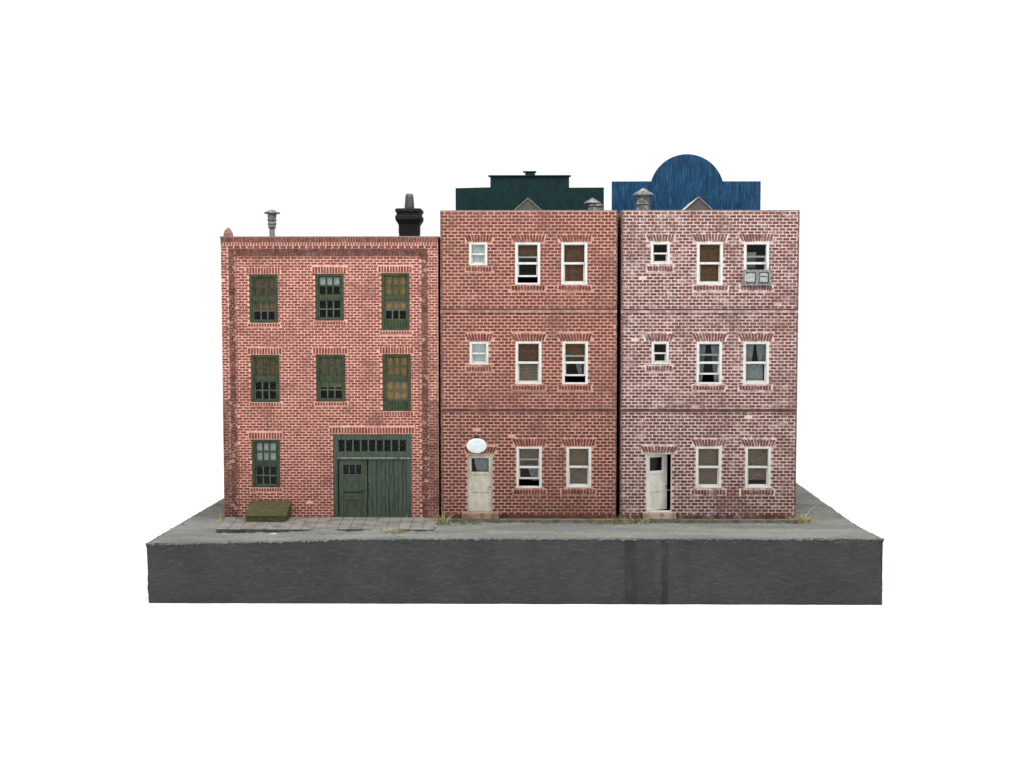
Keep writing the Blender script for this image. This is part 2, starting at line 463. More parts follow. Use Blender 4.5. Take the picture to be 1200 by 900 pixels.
t = MB()
PVF = on_z(300, 620.0, ZT + 0.055).y            # front of the paving
PVR = on_z(509, 619.5, ZT + 0.055).x
PVL = on_z(330, 619.5, ZT + 0.055).x
NU, NV = 640, 300
for j in range(NV + 1):
    for i in range(NU + 1):
        u, v = i / NU, (max(j - 2, 0) / (NV - 2)) ** 1.35
        x, y = base_pt(u, v)
        edge = min(u * 8.6, (1 - u) * 8.6, v * 5.2)
        h = 0.011 * mno.noise(Vector((x * 5, y * 5, 2))) + 0.011 * mno.noise(Vector((x * 19, y * 19, 7))) + 0.010 * mno.noise(Vector((x * 47, y * 47, 3)))
        z = ZT + h
        if edge < 0.06:                            # crumbly rounded arris
            z -= 0.03 * (1 - edge / 0.06) ** 2
        if YF - 1.0 < y < PVF and x < PVR:         # ash heaped against part of the paving edge
            k = max(0, 1 - (PVF - y) / 0.16) * max(0, mno.noise(Vector((x * 2.6, 3, 3))) + 0.45) * min(1, max(0, (x - PVL) / .25)) * min(1, max(0, (PVR - .35 - x) / .25))
            z += 0.042 * k
        if j <= 2:                                 # skirt of dried ash running raggedly over the arris
            n1 = mno.noise(Vector((x * 15, 5, 5))) + 0.8 * mno.noise(Vector((x * 40, 5, 9)))
            if j == 2:
                y = 0.012; z = ZT - 0.006 + h * 1.3
            elif j == 1:
                y = -0.012 - 0.010 * n1; z = ZT - 0.014 + 0.012 * n1
            else:
                y = 0.010 - 0.012 * n1; z = ZT - 0.034 - 0.015 * n1
        if i <= 1 or i >= NU - 1:
            sg_ = -1 if i <= 1 else 1
            n1 = mno.noise(Vector((3, y * 9, 5))) + 0.6 * mno.noise(Vector((3, y * 33, 5)))
            if j <= 2: n1 *= .3
            if i in (1, NU - 1):
                x = base_pt(0 if i == 1 else 1, v)[0] + sg_ * (0.010 + 0.014 * n1)
                z = min(z, ZT - 0.012 + 0.016 * n1)
            else:
                x -= sg_ * 0.01; z = ZT - 0.07 - 0.02 * n1
        t.v.append((x, y, z + lift(u, y)))
for j in range(NV):
    for i in range(NU):
        a0 = j * (NU + 1) + i
        t.f.append((a0, a0 + 1, a0 + NU + 2, a0 + NU + 1)); t.m.append(0); t.t.append(.5)
t.build('ash_surface', M['ash'], base, bo, smooth=True)

# ------------------------------------------------------------------ brickwork
def R(x0, y0, x1, y1, Y=None):
    """photo rectangle -> (x left, x right, z bottom, z top) on the plane y = Y"""
    Y = YF if Y is None else Y
    ym, xm = (y0 + y1) / 2, (x0 + x1) / 2
    return on_y(x0, ym, Y).x, on_y(x1, ym, Y).x, on_y(xm, y1, Y).z, on_y(xm, y0, Y).z

def zpx(py, Y=None):
    return on_y(600, py, YF if Y is None else Y).z

def tone_pick(lo=0.3, hi=0.8, dark=0.05):
    return random.uniform(0.0, 0.22) if random.random() < dark else random.uniform(lo, hi)

def panel(mb, to3, u0, u1, w0, w1, holes, th):
    """a wall slab with rectangular openings: mortar outside (slot 1), dark inside (slot 2)"""
    us = sorted({u0, u1, *[h[0] for h in holes], *[h[1] for h in holes]})
    ws = sorted({w0, w1, *[h[2] for h in holes], *[h[3] for h in holes]})
    for a, c in zip(us, us[1:]):
        for k, l in zip(ws, ws[1:]):
            um, wm = (a + c) / 2, (k + l) / 2
            if any(h[0] < um < h[1] and h[2] < wm < h[3] for h in holes):
                continue
            mb.face([to3(a, k, 0), to3(c, k, 0), to3(c, l, 0), to3(a, l, 0)], 1)
            mb.face([to3(a, l, -th), to3(c, l, -th), to3(c, k, -th), to3(a, k, -th)], 2)
    for h in list(holes) + [(u0, u1, w0, w1)]:
        c4 = [(h[0], h[2]), (h[1], h[2]), (h[1], h[3]), (h[0], h[3])]
        for i in range(4):
            p, q = c4[i], c4[(i + 1) % 4]
            mb.face([to3(*p, 0), to3(*q, 0), to3(*q, -th), to3(*p, -th)], 1)

def one_brick(mb, to3, a, c, k, l, out, tone, jit):
    j = lambda: random.uniform(-jit, jit)
    f = [to3(a + j(), k + j(), out), to3(c + j(), k + j(), out), to3(c + j(), l + j(), out), to3(a + j(), l + j(), out)]
    g_ = [to3(a, k, -0.004), to3(c, k, -0.004), to3(c, l, -0.004), to3(a, l, -0.004)]
    mb.quadbox(f + g_, 0, tone, (0, 2, 3, 4, 5))

def courses(mb, to3, u0, u1, w0, w1, holes, cw, ch, gap_u, gap_w, out, tone=(0.3, 0.8, 0.05), miss=0.01, d0=0.0, jit=None, tone_fn=None):
    """stretcher courses filling the panel, cut round the holes; wholly real bricks standing proud of the mortar"""
    jit = P * 0.16 if jit is None else jit
    n = max(1, round((w1 - w0) / ch))
    ch = (w1 - w0) / n
    for r in range(n):
        k, l = w0 + r * ch + gap_w / 2, w0 + (r + 1) * ch - gap_w / 2
        u = u0 - (cw / 2 if r % 2 else 0) + random.uniform(-0.05, 0.05) * cw
        while u < u1:
            a, c = max(u + gap_u / 2, u0 + gap_u * 0.3), min(u + cw - gap_u / 2, u1 - gap_u * 0.3)
            u += cw
            if c - a < gap_u or random.random() < miss:
                continue
            segs, kk, ll = [(a, c)], k, l
            for h in holes:
                if h[3] <= kk + 1e-6 or h[2] >= ll - 1e-6 or h[1] <= a or h[0] >= c:
                    continue
                if h[3] - kk < (l - k) * 0.45:
                    kk = h[3]; continue
                if ll - h[2] < (l - k) * 0.45:
                    ll = h[2]; continue
                ns = []
                for p, q in segs:
                    if h[0] > p: ns.append((p, min(q, h[0])))
                    if h[1] < q: ns.append((max(p, h[1]), q))
                segs = ns
            for p, q in segs:
                if q - p > gap_u * 1.1 and ll - kk > gap_w * 0.6:
                    tn = tone_fn((p + q) / 2, (kk + ll) / 2) if tone_fn else tone_pick(*tone)
                    one_brick(mb, to3, p, q, kk, ll, d0 + out * random.uniform(0.75, 1.15), tn, jit)

def soldiers(mb, to3, top0, top1, bot0, bot1, k, l, n, out, gap, tone=(0.3, 0.8, 0.08), plate=0.0, d0=0.0):
    """a row of upright bricks; a splayed one when the top is wider than the bottom"""
    if plate:
        e = plate
        mb.quadbox([to3(bot0 - e, k - e, d0 + out * .35), to3(bot1 + e, k - e, d0 + out * .35), to3(top1 + e, l + e, d0 + out * .35), to3(top0 - e, l + e, d0 + out * .35),
                    to3(bot0 - e, k - e, -0.002), to3(bot1 + e, k - e, -0.002), to3(top1 + e, l + e, -0.002), to3(top0 - e, l + e, -0.002)], 1)
    for i in range(n):
        f0, f1 = i / n, (i + 1) / n
        B0, B1 = bot0 + (bot1 - bot0) * f0 + gap / 2, bot0 + (bot1 - bot0) * f1 - gap / 2
        T0, T1 = top0 + (top1 - top0) * f0 + gap / 2, top0 + (top1 - top0) * f1 - gap / 2
        j = lambda: random.uniform(-P * .18, P * .18)
        o_ = d0 + out * random.uniform(0.85, 1.15)
        mb.quadbox([to3(B0 + j(), k + j(), o_), to3(B1 + j(), k + j(), o_), to3(T1 + j(), l + j(), o_), to3(T0 + j(), l + j(), o_),
                    to3(B0, k, -0.004), to3(B1, k, -0.004), to3(T1, l, -0.004), to3(T0, l, -0.004)], 0, tone_pick(*tone), (0, 2, 3, 4, 5))

def front3(Y):
    return lambda u, w, d_: (u, Y - d_, w)

TH = 0.11
def shell(root, mats, xl, xr, z0, z1, yb, holes, keep, cw, ch, gu, gw, tone, miss, top_off=0.0, bands=(), tone_fn=None):
    """the four brick walls, floor and roof of one building"""
    o = root.location
    m3 = [mats[0], mats[1], M['interior']]
    w = MB()
    panel(w, front3(YF), xl, xr, z0, z1, holes, TH)
    levels = [z0, *bands, z1 - top_off]
    for i in range(len(levels) - 1):
        a = levels[i][1] if isinstance(levels[i], tuple) else levels[i]
        c = levels[i + 1][0] if isinstance(levels[i + 1], tuple) else levels[i + 1]
        courses(w, front3(YF), xl, xr, a, c, keep, cw, ch, gu, gw, P * 0.42, tone, miss, tone_fn=tone_fn)
    w.build('brick_wall', m3, root, o)
    for to3 in ((lambda u, ww, d_: (xl - d_, u, ww)), (lambda u, ww, d_: (xr + d_, u, ww))):
        w = MB()
        panel(w, to3, YF + TH, yb - TH, z0, z1, [], TH)
        courses(w, to3, YF + TH, yb - TH, z0, z1, [], cw, ch, gu, gw, P * 0.42, tone, miss)
        w.build('brick_wall', m3, root, o)
    w = MB()
    to3 = lambda u, ww, d_: (u, yb + d_, ww)
    panel(w, to3, xl, xr, z0, z1, [], TH)
    courses(w, to3, xl, xr, z0, z1, [], cw * 1.0, ch, gu, gw, P * 0.42, tone, miss)
    w.build('brick_wall', m3, root, o)
    r = MB()
    r.box(xl + TH + .002, xr - TH - .002, YF + TH + .002, yb - TH - .002, z1 - 0.16, z1 - 0.11)
    r.build('roof', M['roofing'], root, o)
    f = MB()
    f.box(xl + TH + .002, xr - TH - .002, YF + TH + .002, yb - TH - .002, z0 + 0.002, z0 + 0.03)
    f.build('floor_slab', M['interior'], root, o)

def coping(root, xl, xr, yb, z, h, over, mat):
    c = MB()
    a, w = over, TH + over
    c.box(xl - a, xr + a, YF - a, YF + w, z, z + h)
    c.box(xl - a, xr + a, yb - w, yb + a, z, z + h)
    c.box(xl - a, xl + w, YF + w, yb - w, z, z + h)
    c.box(xr - w, xr + a, YF + w, yb - w, z, z + h)
    c.build('coping', mat, root, root.location, bevel=0.004)

# ------------------------------------------------------------------ windows
def rail_frame(mb, xl, xr, zb, zt, y0, y1, side_w, top_w, bot_w):
    mb.box(xl, xl + side_w, y0, y1, zb, zt)
    mb.box(xr - side_w, xr, y0, y1, zb, zt)
    mb.box(xl + side_w, xr - side_w, y0, y1, zt - top_w, zt)
    mb.box(xl + side_w, xr - side_w, y0, y1, zb, zb + bot_w)

def pane(win, o, xl, xr, zb, zt, y):
    g_ = MB()
    g_.box(xl, xr, y, y + 0.003, zb, zt)
    g_.build('pane', M['glass'], win, o)

def slat_blind(win, o, xl, xr, zb, zt, y, mat, n=None):
    s = MB()
    n = n or max(3, int((zt - zb) / (P * 2.3)))
    h = (zt - zb) / n
    for i in range(n):
        k = zb + i * h
        s.quadbox([(xl, y, k), (xr, y, k), (xr, y + 0.008, k + h * .84), (xl, y + 0.008, k + h * .84),
                   (xl, y + 0.003, k), (xr, y + 0.003, k), (xr, y + 0.011, k + h * .84), (xl, y + 0.011, k + h * .84)])
    s.build('slat_blind', mat, win, o)

def shade(win, o, xl, xr, zb, zt, y, mat):
    s = MB()
    n = 10
    for i in range(n):                                # a slightly rippled roller shade with a hem bar
        a, c = xl + (xr - xl) * i / n, xl + (xr - xl) * (i + 1) / n
        w1, w2 = 0.004 * math.sin(i * 1.9), 0.004 * math.sin((i + 1) * 1.9)
        s.face([(a, y + w1, zb), (c, y + w2, zb), (c, y + w2, zt), (a, y + w1, zt)])
        s.face([(a, y + w1 + .003, zt), (c, y + w2 + .003, zt), (c, y + w2 + .003, zb), (a, y + w1 + .003, zb)])
    s.box(xl, xr, y - 0.004, y + 0.004, zb - 0.010, zb - 0.0005)
    s.build('window_shade', mat, win, o)

def curtain(win, o, outer, inner_top, inner_bot, zb, zt, y):
    s = MB()
    n, mrow = 16, 8
    for j in range(mrow + 1):
        f = j / mrow
        inner = inner_top + (inner_bot - inner_top) * (f ** 1.25)
        z = zt + (zb - zt) * f
        for i in range(n + 1):
            x = outer + (inner - outer) * i / n
            s.v.append((x, y + 0.012 * math.sin(i * 2.1 + 0.4 * j) - 0.004 * i / n, z))
    for j in range(mrow):
        for i in range(n):
            a0 = j * (n + 1) + i
            s.f.append((a0, a0 + 1, a0 + n + 2, a0 + n + 1)); s.m.append(0); s.t.append(.5)
    c = s.build('curtain', M['curtain'], win, o, smooth=True)
    sd = c.modifiers.new('cloth thickness', 'SOLIDIFY')
    sd.thickness = 0.003

def white_window(root, px, raise_px=0.0, contents=(), small=False, ac=False):
    o = root.location
    xl, xr, zb, zt = R(*px)
    xl += .001; xr -= .001; zb += .001; zt -= .001
    fs = P * (2.6 if small else 2.9)
    w = MB()
    y0 = YF - P * 0.75
    rail_frame(w, xl, xr, zb, zt, y0, YF + 0.075, fs, P * 2.2, P * 2.0)
    win = w.build('window', M['white'], root, o, bevel=0.003)
    ix0, ix1, iz0, iz1 = xl + fs + .0005, xr - fs - .0005, zb + P * 2.0 + .0005, zt - P * 2.2 - .0005
    mid = (iz0 + iz1) / 2 + (0 if small else P * 0.5)
    rw = P * (1.9 if small else 2.6)
    u = MB()
    rail_frame(u, ix0, ix1, mid - rw / 2, iz1, YF + 0.006, YF + 0.028, P * 0.55, P * 0.5, rw)
    u.build('sash', M['white'], win, o)
    pane(win, o, ix0 + P * .5, ix1 - P * .5, mid, iz1 - P * .4, YF + 0.017)
    dz = raise_px * P
    l = MB()
    rail_frame(l, ix0, ix1, iz0 + dz, mid + rw / 2 + dz, YF + 0.032, YF + 0.054, P * 1.5, rw * .8, P * 2.0)
    l.build('sash', M['white'], win, o)
    pane(win, o, ix0 + P * 1.4, ix1 - P * 1.4, iz0 + dz + P * 1.9, mid + rw / 2 + dz - rw * .7, YF + 0.043)
    hgt = iz1 - iz0
    for c in contents:
        kind, top, bot = c[0], iz1 - c[1] * hgt, iz1 - c[2] * hgt
        if kind == 'slats':
            slat_blind(win, o, ix0, ix1, bot, top, YF + 0.060, M[c[3]])
        elif kind == 'shade':
            shade(win, o, ix0, ix1, bot, top, YF + 0.064, M[c[3]])
        elif kind == 'drapes':
            cx = (ix0 + ix1) / 2
            curtain(win, o, ix0, cx - c[3] * P, cx - c[4] * P, bot, top, YF + 0.085)
            curtain(win, o, ix1, cx + c[3] * P, cx + c[4] * P, bot, top, YF + 0.085)
        elif kind == 'net':
            curtain(win, o, ix0 + (ix1 - ix0) * c[3], ix0 + (ix1 - ix0) * c[4], ix0 + (ix1 - ix0) * c[5], bot, top, YF + 0.085)
    return win

def green_window(root, px, contents, panel_px=0.0):
    o = root.location
    xl, xr, zb, zt = R(*px)
    xl += .001; xr -= .001; zb += .001; zt -= .001
    w = MB()
    fs = P * 3.4
    rail_frame(w, xl, xr, zb, zt, YF + P * 0.1, YF + 0.075, fs, P * 3.0, P * 2.6)
    win = w.build('window', M['green'], root, o, bevel=0.003)
    ix0, ix1, iz0, iz1 = xl + fs + .0005, xr - fs - .0005, zb + P * 2.6 + .0005, zt - P * 3.0 - .0005
    if panel_px:                                         # boarded panel under the lower sash
        pz = iz0 + panel_px * P
        bd = MB()
        nb = 7
        for i in range(nb):
            a, c = ix0 + (ix1 - ix0) * i / nb, ix0 + (ix1 - ix0) * (i + 1) / nb
            bd.box(a + P * .15, c - P * .15, YF + 0.012 + random.uniform(0, .004), YF + 0.04, iz0, pz)
        bd.build('plank_panel', M['green'], win, o)
        iz0 = pz + .001
    mid = (iz0 + iz1) / 2
    rail = P * 5.2
    for k, (a, c, y0, mt) in enumerate(((mid + rail / 2, iz1, YF + 0.016, M['green']), (iz0, mid - rail / 2, YF + 0.03, M['muntin']))):
        s = MB()
        bw = P * (1.95 if k == 0 else 1.45)
        sw = P * (1.7 if k == 0 else 1.3)
        rail_frame(s, ix0, ix1, a, c, y0, y0 + 0.022, sw, P * 1.2, P * 1.2)
        jx0, jx1, jz0, jz1 = ix0 + sw, ix1 - sw, a + P * 1.2, c - P * 1.2
        for i in (1, 2):
            x = jx0 + (jx1 - jx0) * i / 3
            s.box(x - bw / 2, x + bw / 2, y0 + .001, y0 + 0.02, jz0, jz1)
        zm = (jz0 + jz1) / 2
        for i in range(3):
            p = jx0 + (jx1 - jx0) * i / 3 + (bw / 2 if i else 0)
            q = jx0 + (jx1 - jx0) * (i + 1) / 3 - (bw / 2 if i < 2 else 0)
            s.box(p, q, y0 + .001, y0 + 0.02, zm - bw / 2, zm + bw / 2)
        s.build('sash', mt, win, o)
        pane(win, o, jx0, jx1, jz0, jz1, y0 + 0.011)
    mr = MB()
    mr.box(ix0, ix1, YF + 0.012, YF + 0.05, mid - rail / 2 + .0005, mid + rail / 2 - .0005)
    mr.build('meeting_rail', M['green'], win, o, bevel=0.003)
    hgt = iz1 - iz0
    for c in contents:
        shade(win, o, ix0, ix1, iz1 - c[1] * hgt, iz1 - c[0] * hgt, YF + c[3] if len(c) > 3 else YF + 0.066, M[c[2]])
    return win

def lintel(root, key, top, bot, y0, y1, n, tone=(0.3, 0.8, 0.08), name='brick_lintel', out=1.0, plate=1.3):
    """px: top and bottom (x0, x1) extents, rows y0..y1"""
    ym = (y0 + y1) / 2
    X = lambda p: on_y(p, ym, YF).x
    mb = MB()
    soldiers(mb, front3(YF), X(top[0]), X(top[1]), X(bot[0]), X(bot[1]), zpx(y1), zpx(y0), n, P * out, P * 1.15, tone, P * plate)
    mb.build(name, [M[key][0], M[key + ' halo']], root, root.location)

def rect_of(*px, grow=0.0):
    a = R(*px)
    return (a[0] - grow, a[1] + grow, a[2] - grow, a[3] + grow)

# ------------------------------------------------------------------ building with the green garage door
YBA = YF + 2.55
AX0, AX1, _, _ = R(261.2, 400, 513.6, 500)
AZ0, AZ1 = ZT + 0.055, zpx(278.2)
A = thing('brick_building', ((AX0 + AX1) / 2, (YF + YBA) / 2, AZ0),
          'lower pinkish brick building with dark green windows and a wide green garage door', 'building',
          'brick buildings in the row')
oA = A.location
wins_a = [
    ((292.2, 321.3, 325.8, 378.4), [(0.0, 0.78, 'blind_rust')], 0, 11),
    ((369.3, 320.7, 403.0, 375.8), [(0.0, 0.22, 'blind_pale')], 0, 11),
    ((446.8, 320.0, 480.2, 387.3), [(0.0, 0.74, 'blind_tan')], 9.5, 11),
    ((294.0, 415.8, 327.5, 471.5), [(0.0, 0.47, 'blind_rust')], 0, 11),
    ((370.2, 415.3, 404.8, 470.8), [(0.0, 0.70, 'blind_olive')], 0, 11),
    ((448.2, 414.7, 481.6, 482.0), [(0.0, 0.98, 'blind_tan')], 9.5, 11),
    ((295.3, 515.2, 328.2, 571.6), [(0.0, 0.47, 'blind_pale')], 0, 11)]
garage_px = (390.2, 508.8, 482.2, 607.6)
holes = [R(*w[0]) for w in wins_a]
gx0, gx1, gz0, gz1 = R(*garage_px)
gz0 = AZ0
holes.append((gx0, gx1, AZ0, gz1))
keep = list(holes)
for w in wins_a:
    x0, y0, x1, y1 = w[0]
    keep.append(rect_of(x0 - 4.2, y0 - 8.6, x1 + 3.0, y0 + .2))
    keep.append(rect_of(x0 - 2.2, y1 - .2, x1 + 3.0, y1 + 5.0))
keep.append(rect_of(385.5, 500.3, 486, 509))
PIERL, PIERR = R(261.2, 400, 278.0, 500), R(494.5, 400, 513.6, 500)
keep.append((AX0 - .1, PIERL[1], AZ0 - 1, AZ1 + 1))
keep.append((PIERR[0], AX1 + .1, AZ0 - 1, AZ1 + 1))
keep.append((AX0 - .1, AX1 + .1, zpx(300.6), AZ1 + 1))
shell(A, M['A'], AX0, AX1, AZ0, AZ1, YBA, holes, keep, P * 7.75, P * 3.2, P * 1.35, P * 1.24, (0.3, 0.82, 0.03), 0.0015)
coping(A, AX0 - P * .6, AX1 + P * .6, YBA, AZ1 + .001, P * 1.3, P * 1.0, M['coping'])
# side piers, brick by brick, the inner strip dark and chipped
for (a, c, inner_right) in ((AX0, PIERL[1], True), (PIERR[0], AX1, False)):
    pr = MB()
    d0 = P * 1.3
    pr.box(a, c, YF - d0, YF - .0005, AZ0, zpx(291.2), 1)
    pr.box(a - .0004, c + .0004, YF - d0 - P * .12, YF - d0 - .0002, AZ0, AZ0 + (AZ1 - AZ0) * .42, 2)
    strip = P * 8.2
    i0, i1 = (c - strip, c) if inner_right else (a, a + strip)
    o0, o1 = (a, i0) if inner_right else (i1, c)
    def dirt(u, w_):
        f = (w_ - AZ0) / (AZ1 - AZ0)
        return random.uniform(0.2, 0.7) if f > 0.42 else random.uniform(0.05, 0.5)
    courses(pr, front3(YF), o0, o1, AZ0, zpx(291.2), [], P * 7.4, P * 3.2, P * 1.2, P * 1.35, P * .45, d0=d0, jit=P * .25, tone_fn=dirt)
    courses(pr, front3(YF), i0, i1, AZ0, zpx(291.2), [], P * 4.6, P * 3.25, P * .8, P * 0.9, P * .8, (0.05, 0.4, 0.4), 0.09, d0=d0, jit=P * .55)
    pr.box(i0 + .001, i1 - .001, YF - d0 - P * .22, YF - d0 - .0002, AZ0, zpx(291.4), 2)
    pr.build('brick_pier', [*M['A'], M['pier_joint']], A, oA)
# corbelled cornice, stepping out course by course
cn = MB()
def band(x0, x1, y0, y1, d0, slot=1):
    cn.box(x0, x1, YF - d0, YF - .0005, zpx(y1), zpx(y0), slot)
band(AX0, AX1, 278.25, 284.2, P * 2.6, 2)
soldiers(cn, front3(YF), AX0, AX1, AX0, AX1, zpx(283.6), zpx(278.6), 82, P * .5, P * 1.0, (0.1, 0.55, 0.25), d0=P * 2.6)
band(AX0, AX1, 284.25, 287.6, P * 2.1)
soldiers(cn, front3(YF), AX0, AX1, AX0, AX1, zpx(287.1), zpx(284.9), 78, P * .5, P * 1.4, (0.15, 0.6, 0.2), d0=P * 2.1)
band(AX0, AX1, 287.65, 291.1, P * 1.7)
soldiers(cn, front3(YF), AX0, AX1, AX0, AX1, zpx(290.6), zpx(288.2), 33, P * .5, P * 1.5, (0.2, 0.6, 0.15), d0=P * 1.7)
band(PIERL[1] + .001, PIERR[0] - .001, 291.15, 294.4, P * 1.2, 2)
soldiers(cn, front3(YF), PIERL[1], PIERR[0], PIERL[1], PIERR[0], zpx(294.0), zpx(291.5), 29, P * .7, P * 1.0, (0.02, 0.4, 0.3), d0=P * 1.2)
band(PIERL[1] + .001, PIERR[0] - .001, 294.45, 300.4, P * 0.8, 2)
soldiers(cn, front3(YF), PIERL[1], PIERR[0], PIERL[1], PIERR[0], zpx(300.0), zpx(294.8), 68, P * .9, P * 0.9, (0.02, 0.38, 0.35), d0=P * .8)
cn.build('brick_cornice', [*M['A'], M['pier_joint']], A, oA)
for px, cont, pan, _n in wins_a:
    green_window(A, px, cont, pan)
    x0, y0, x1, y1 = px
    lintel(A, 'A', (x0 - 3.6, x1 + 2.6), (x0 - 3.6, x1 + 2.6), y0 - 7.9, y0 - .7, 12, plate=.6, out=.8)
    lintel(A, 'A', (x0 - 1.6, x1 + 2.6), (x0 - 1.6, x1 + 2.6), y1 + .8, y1 + 4.4, 12, name='brick_sill', plate=.6, out=1.2)
lintel(A, 'A', (386, 485.5), (386, 485.5), 501.0, 507.9, 29, plate=.5, out=.8)

# garage door: framed transom of nine panes over boards with a wicket door
gd = MB()
gx0 += .001; gx1 -= .001; gz1 -= .001
rail_frame(gd, gx0, gx1, AZ0 + .002, gz1, YF + 0.006, YF + 0.07, P * 5.5, P * 6.5, P * 0.8)
gz = lambda py: zpx(py)
gd.box(gx0 + P * 5.5, gx1 - P * 5.5, YF + 0.008, YF + 0.06, gz(536.0), gz(530.4))
gate = gd.build('garage_door', M['door_green'], A, oA, bevel=0.003)
led = MB()
led.box(gx0 + P * 5.6, gx1 - P * 1.5, YF - 0.004, YF + 0.05, gz(538.2), gz(536.2))
led.build('ledge', M['ledge'], gate, oA, bevel=0.003)
bx0, bx1 = gx0 + P * 5.6, gx1 - P * 5.6
tw = MB()
tz0, tz1 = gz(530.2), gz(515.5)
tw.box(bx0, bx1, YF + 0.0145, YF + 0.0495, tz0, tz0 + P * .6)
tw.box(bx0, bx1, YF + 0.0145, YF + 0.0495, tz1 - P * .6, tz1)
for i in range(10):
    x = bx0 + (bx1 - bx0) * i / 9
    tw.box(max(x - P * .8, bx0), min(x + P * .8, bx1), YF + 0.014, YF + 0.05, tz0, tz1)
tw.build('transom_sash', M['muntin'], gate, oA)
pane(gate, oA, bx0 + .001, bx1 - .001, tz0 + .001, tz1 - .001, YF + 0.034)
wx0, wx1 = on_y(397.2, 575, YF).x, on_y(430.2, 575, YF).x
lb = MB()
nb = 9
for i in range(nb):
    a, c = wx1 + P * .9 + (bx1 - wx1 - P * .9) * i / nb, wx1 + P * .9 + (bx1 - wx1 - P * .9) * (i + 1) / nb
    lb.box(a + P * .22, c - P * .22, YF + 0.016 + random.uniform(0, .005), YF + 0.05, AZ0 + P, gz(538.4))
lb.build('plank_leaf', M['door_green'], gate, oA, bevel=0.0015)
wk = MB()
zt_, zb_ = gz(538.6), AZ0 + P
wa, wb = on_y(402.0, 550, YF).x, on_y(423.5, 550, YF).x
wk.box(wx0, wa, YF + 0.012, YF + 0.045, zb_, zt_)
wk.box(wb, wx1, YF + 0.012, YF + 0.045, zb_, zt_)
wk.box(wa, wb, YF + 0.012, YF + 0.045, gz(544.6), zt_)
wk.box(wa, wb, YF + 0.012, YF + 0.045, gz(577.0), gz(556.4))
wk.box(wa, wb, YF + 0.012, YF + 0.045, gz(586.5), gz(578.0))
wk.box(wa, wb, YF + 0.018, YF + 0.045, gz(601.0), gz(586.6))
wk.box(wa, wb, YF + 0.012, YF + 0.045, zb_, gz(601.1))
wk.build('wicket_door', M['wicket_green'], gate, oA, bevel=0.0025)
ws = MB()
ws_x0, ws_x1 = wa, wb
rail_frame(ws, ws_x0 - P * 1.1, ws_x1 + P * 1.1, gz(557.4), gz(543.8), YF + 0.006, YF + 0.0115, P * 1.1, P * 1.0, P * 1.2)
for i in (1, 2):
    x = wa + (wb - wa) * i / 3
    ws.box(x - P * .5, x + P * .5, YF + 0.014, YF + 0.035, gz(556.2), gz(544.8))
ws.build('wicket_window_frame', M['muntin'], gate, oA)
pane(gate, oA, wa + .001, wb - .001, gz(556.2), gz(544.8), YF + 0.026)
kb = MB()
kx, kz = on_y(424.8, 575, YF).x, gz(574.8)
kb.lathe(0, 0, [(P * .5, 0), (P * .5, .02), (P * 1.1, .024), (P * 1.2, .034), (P * .6, .042)], 12)
kb.v = [(kx + x, YF + 0.012 - z, kz + y) for x, y, z in kb.v]
kb.build('knob', M['iron'], gate, oA, smooth=True)

# roof furniture of building A
def at_depth(px, py, dy):
    return on_y(px, py, YF + dy)
def lathe_px(name, mat, root, cxp, dy, prof_px, base_z, seg=28, wob=0.0, smooth=False, org=None):
    """prof_px: (half width px, y px) from the bottom up, as seen at that depth; starts at base_z"""
    Y = YF + dy
    c = on_y(cxp, prof_px[0][1], Y)
    s = (Y + DIST) / FPX
    pr = [(prof_px[0][0] * s, base_z)] + [(r * s, on_y(cxp, py, Y).z) for r, py in prof_px]
    mb = MB()
    mb.lathe(c.x, Y, pr, seg, 0, wob)
    return mb.build(name, mat, root, org if org else root.location, smooth=smooth)
AROOF = AZ1 - 0.11
vp = lathe_px('vent_pipe', M['rusty'], A, 319.0, 0.7, [(3.2, 277), (3.3, 267.6), (4.6, 267.2), (5.0, 266.2), (4.6, 265.4), (4.3, 263.8), (5.2, 262.8), (5.2, 261.8), (4.4, 261.2),
               (4.3, 259.6), (5.4, 258.4), (5.4, 257.4), (4.6, 257), (5.2, 252), (5.4, 250.5)], AROOF, wob=0.03)
lathe_px('vent_cap', M['metal'], vp, 318.8, 0.7, [(9.4, 249.2), (6.2, 247.6), (2.2, 245.8), (0.4, 245.2)], on_y(318.8, 250.3, YF + .7).z, wob=0.02, org=oA)
def square_stack(name, mat, cxp, dy, prof, base_z, root, tw_=0.0):
    Y = YF + dy
    s = (Y + DIST) / FPX
    mb = MB()
    rows = [(prof[0][0], base_z)] + [(h, on_y(cxp, py, Y).z) for h, py in prof]
    cx = on_y(cxp, prof[0][1], Y).x
    for (h0, z0), (h1, z1) in zip(rows, rows[1:]):
        if abs(z1 - z0) < 1e-5: continue
        mb.quadbox([(cx - h0 * s, Y - h0 * s, z0), (cx + h0 * s, Y - h0 * s, z0), (cx + h1 * s, Y - h1 * s, z1), (cx - h1 * s, Y - h1 * s, z1),
                    (cx - h0 * s, Y + h0 * s, z0), (cx + h0 * s, Y + h0 * s, z0), (cx + h1 * s, Y + h1 * s, z1), (cx - h1 * s, Y + h1 * s, z1)])
    return mb.build(name, mat, root, root.location, bevel=0.004)
ch = square_stack('chimney', M['black'], 480.0, 1.0, [(11.3, 274), (11.8, 273.8), (11.8, 271.9), (11.2, 271.7), (11.2, 271.3), (11.8, 271.1), (11.8, 269.2), (11.2, 269), (11.2, 268.6), (11.8, 268.4), (11.8, 266.5), (11.2, 266.3), (11.2, 265.9), (11.8, 265.6), (11.8, 264), (12.6, 262.6), (14.2, 260.0), (15.2, 257.8), (15.2, 254.2), (13.8, 252.8), (13.8, 250.2), (15.2, 249.2), (15.2, 246.2), (13.5, 245.2)], AROOF, A)
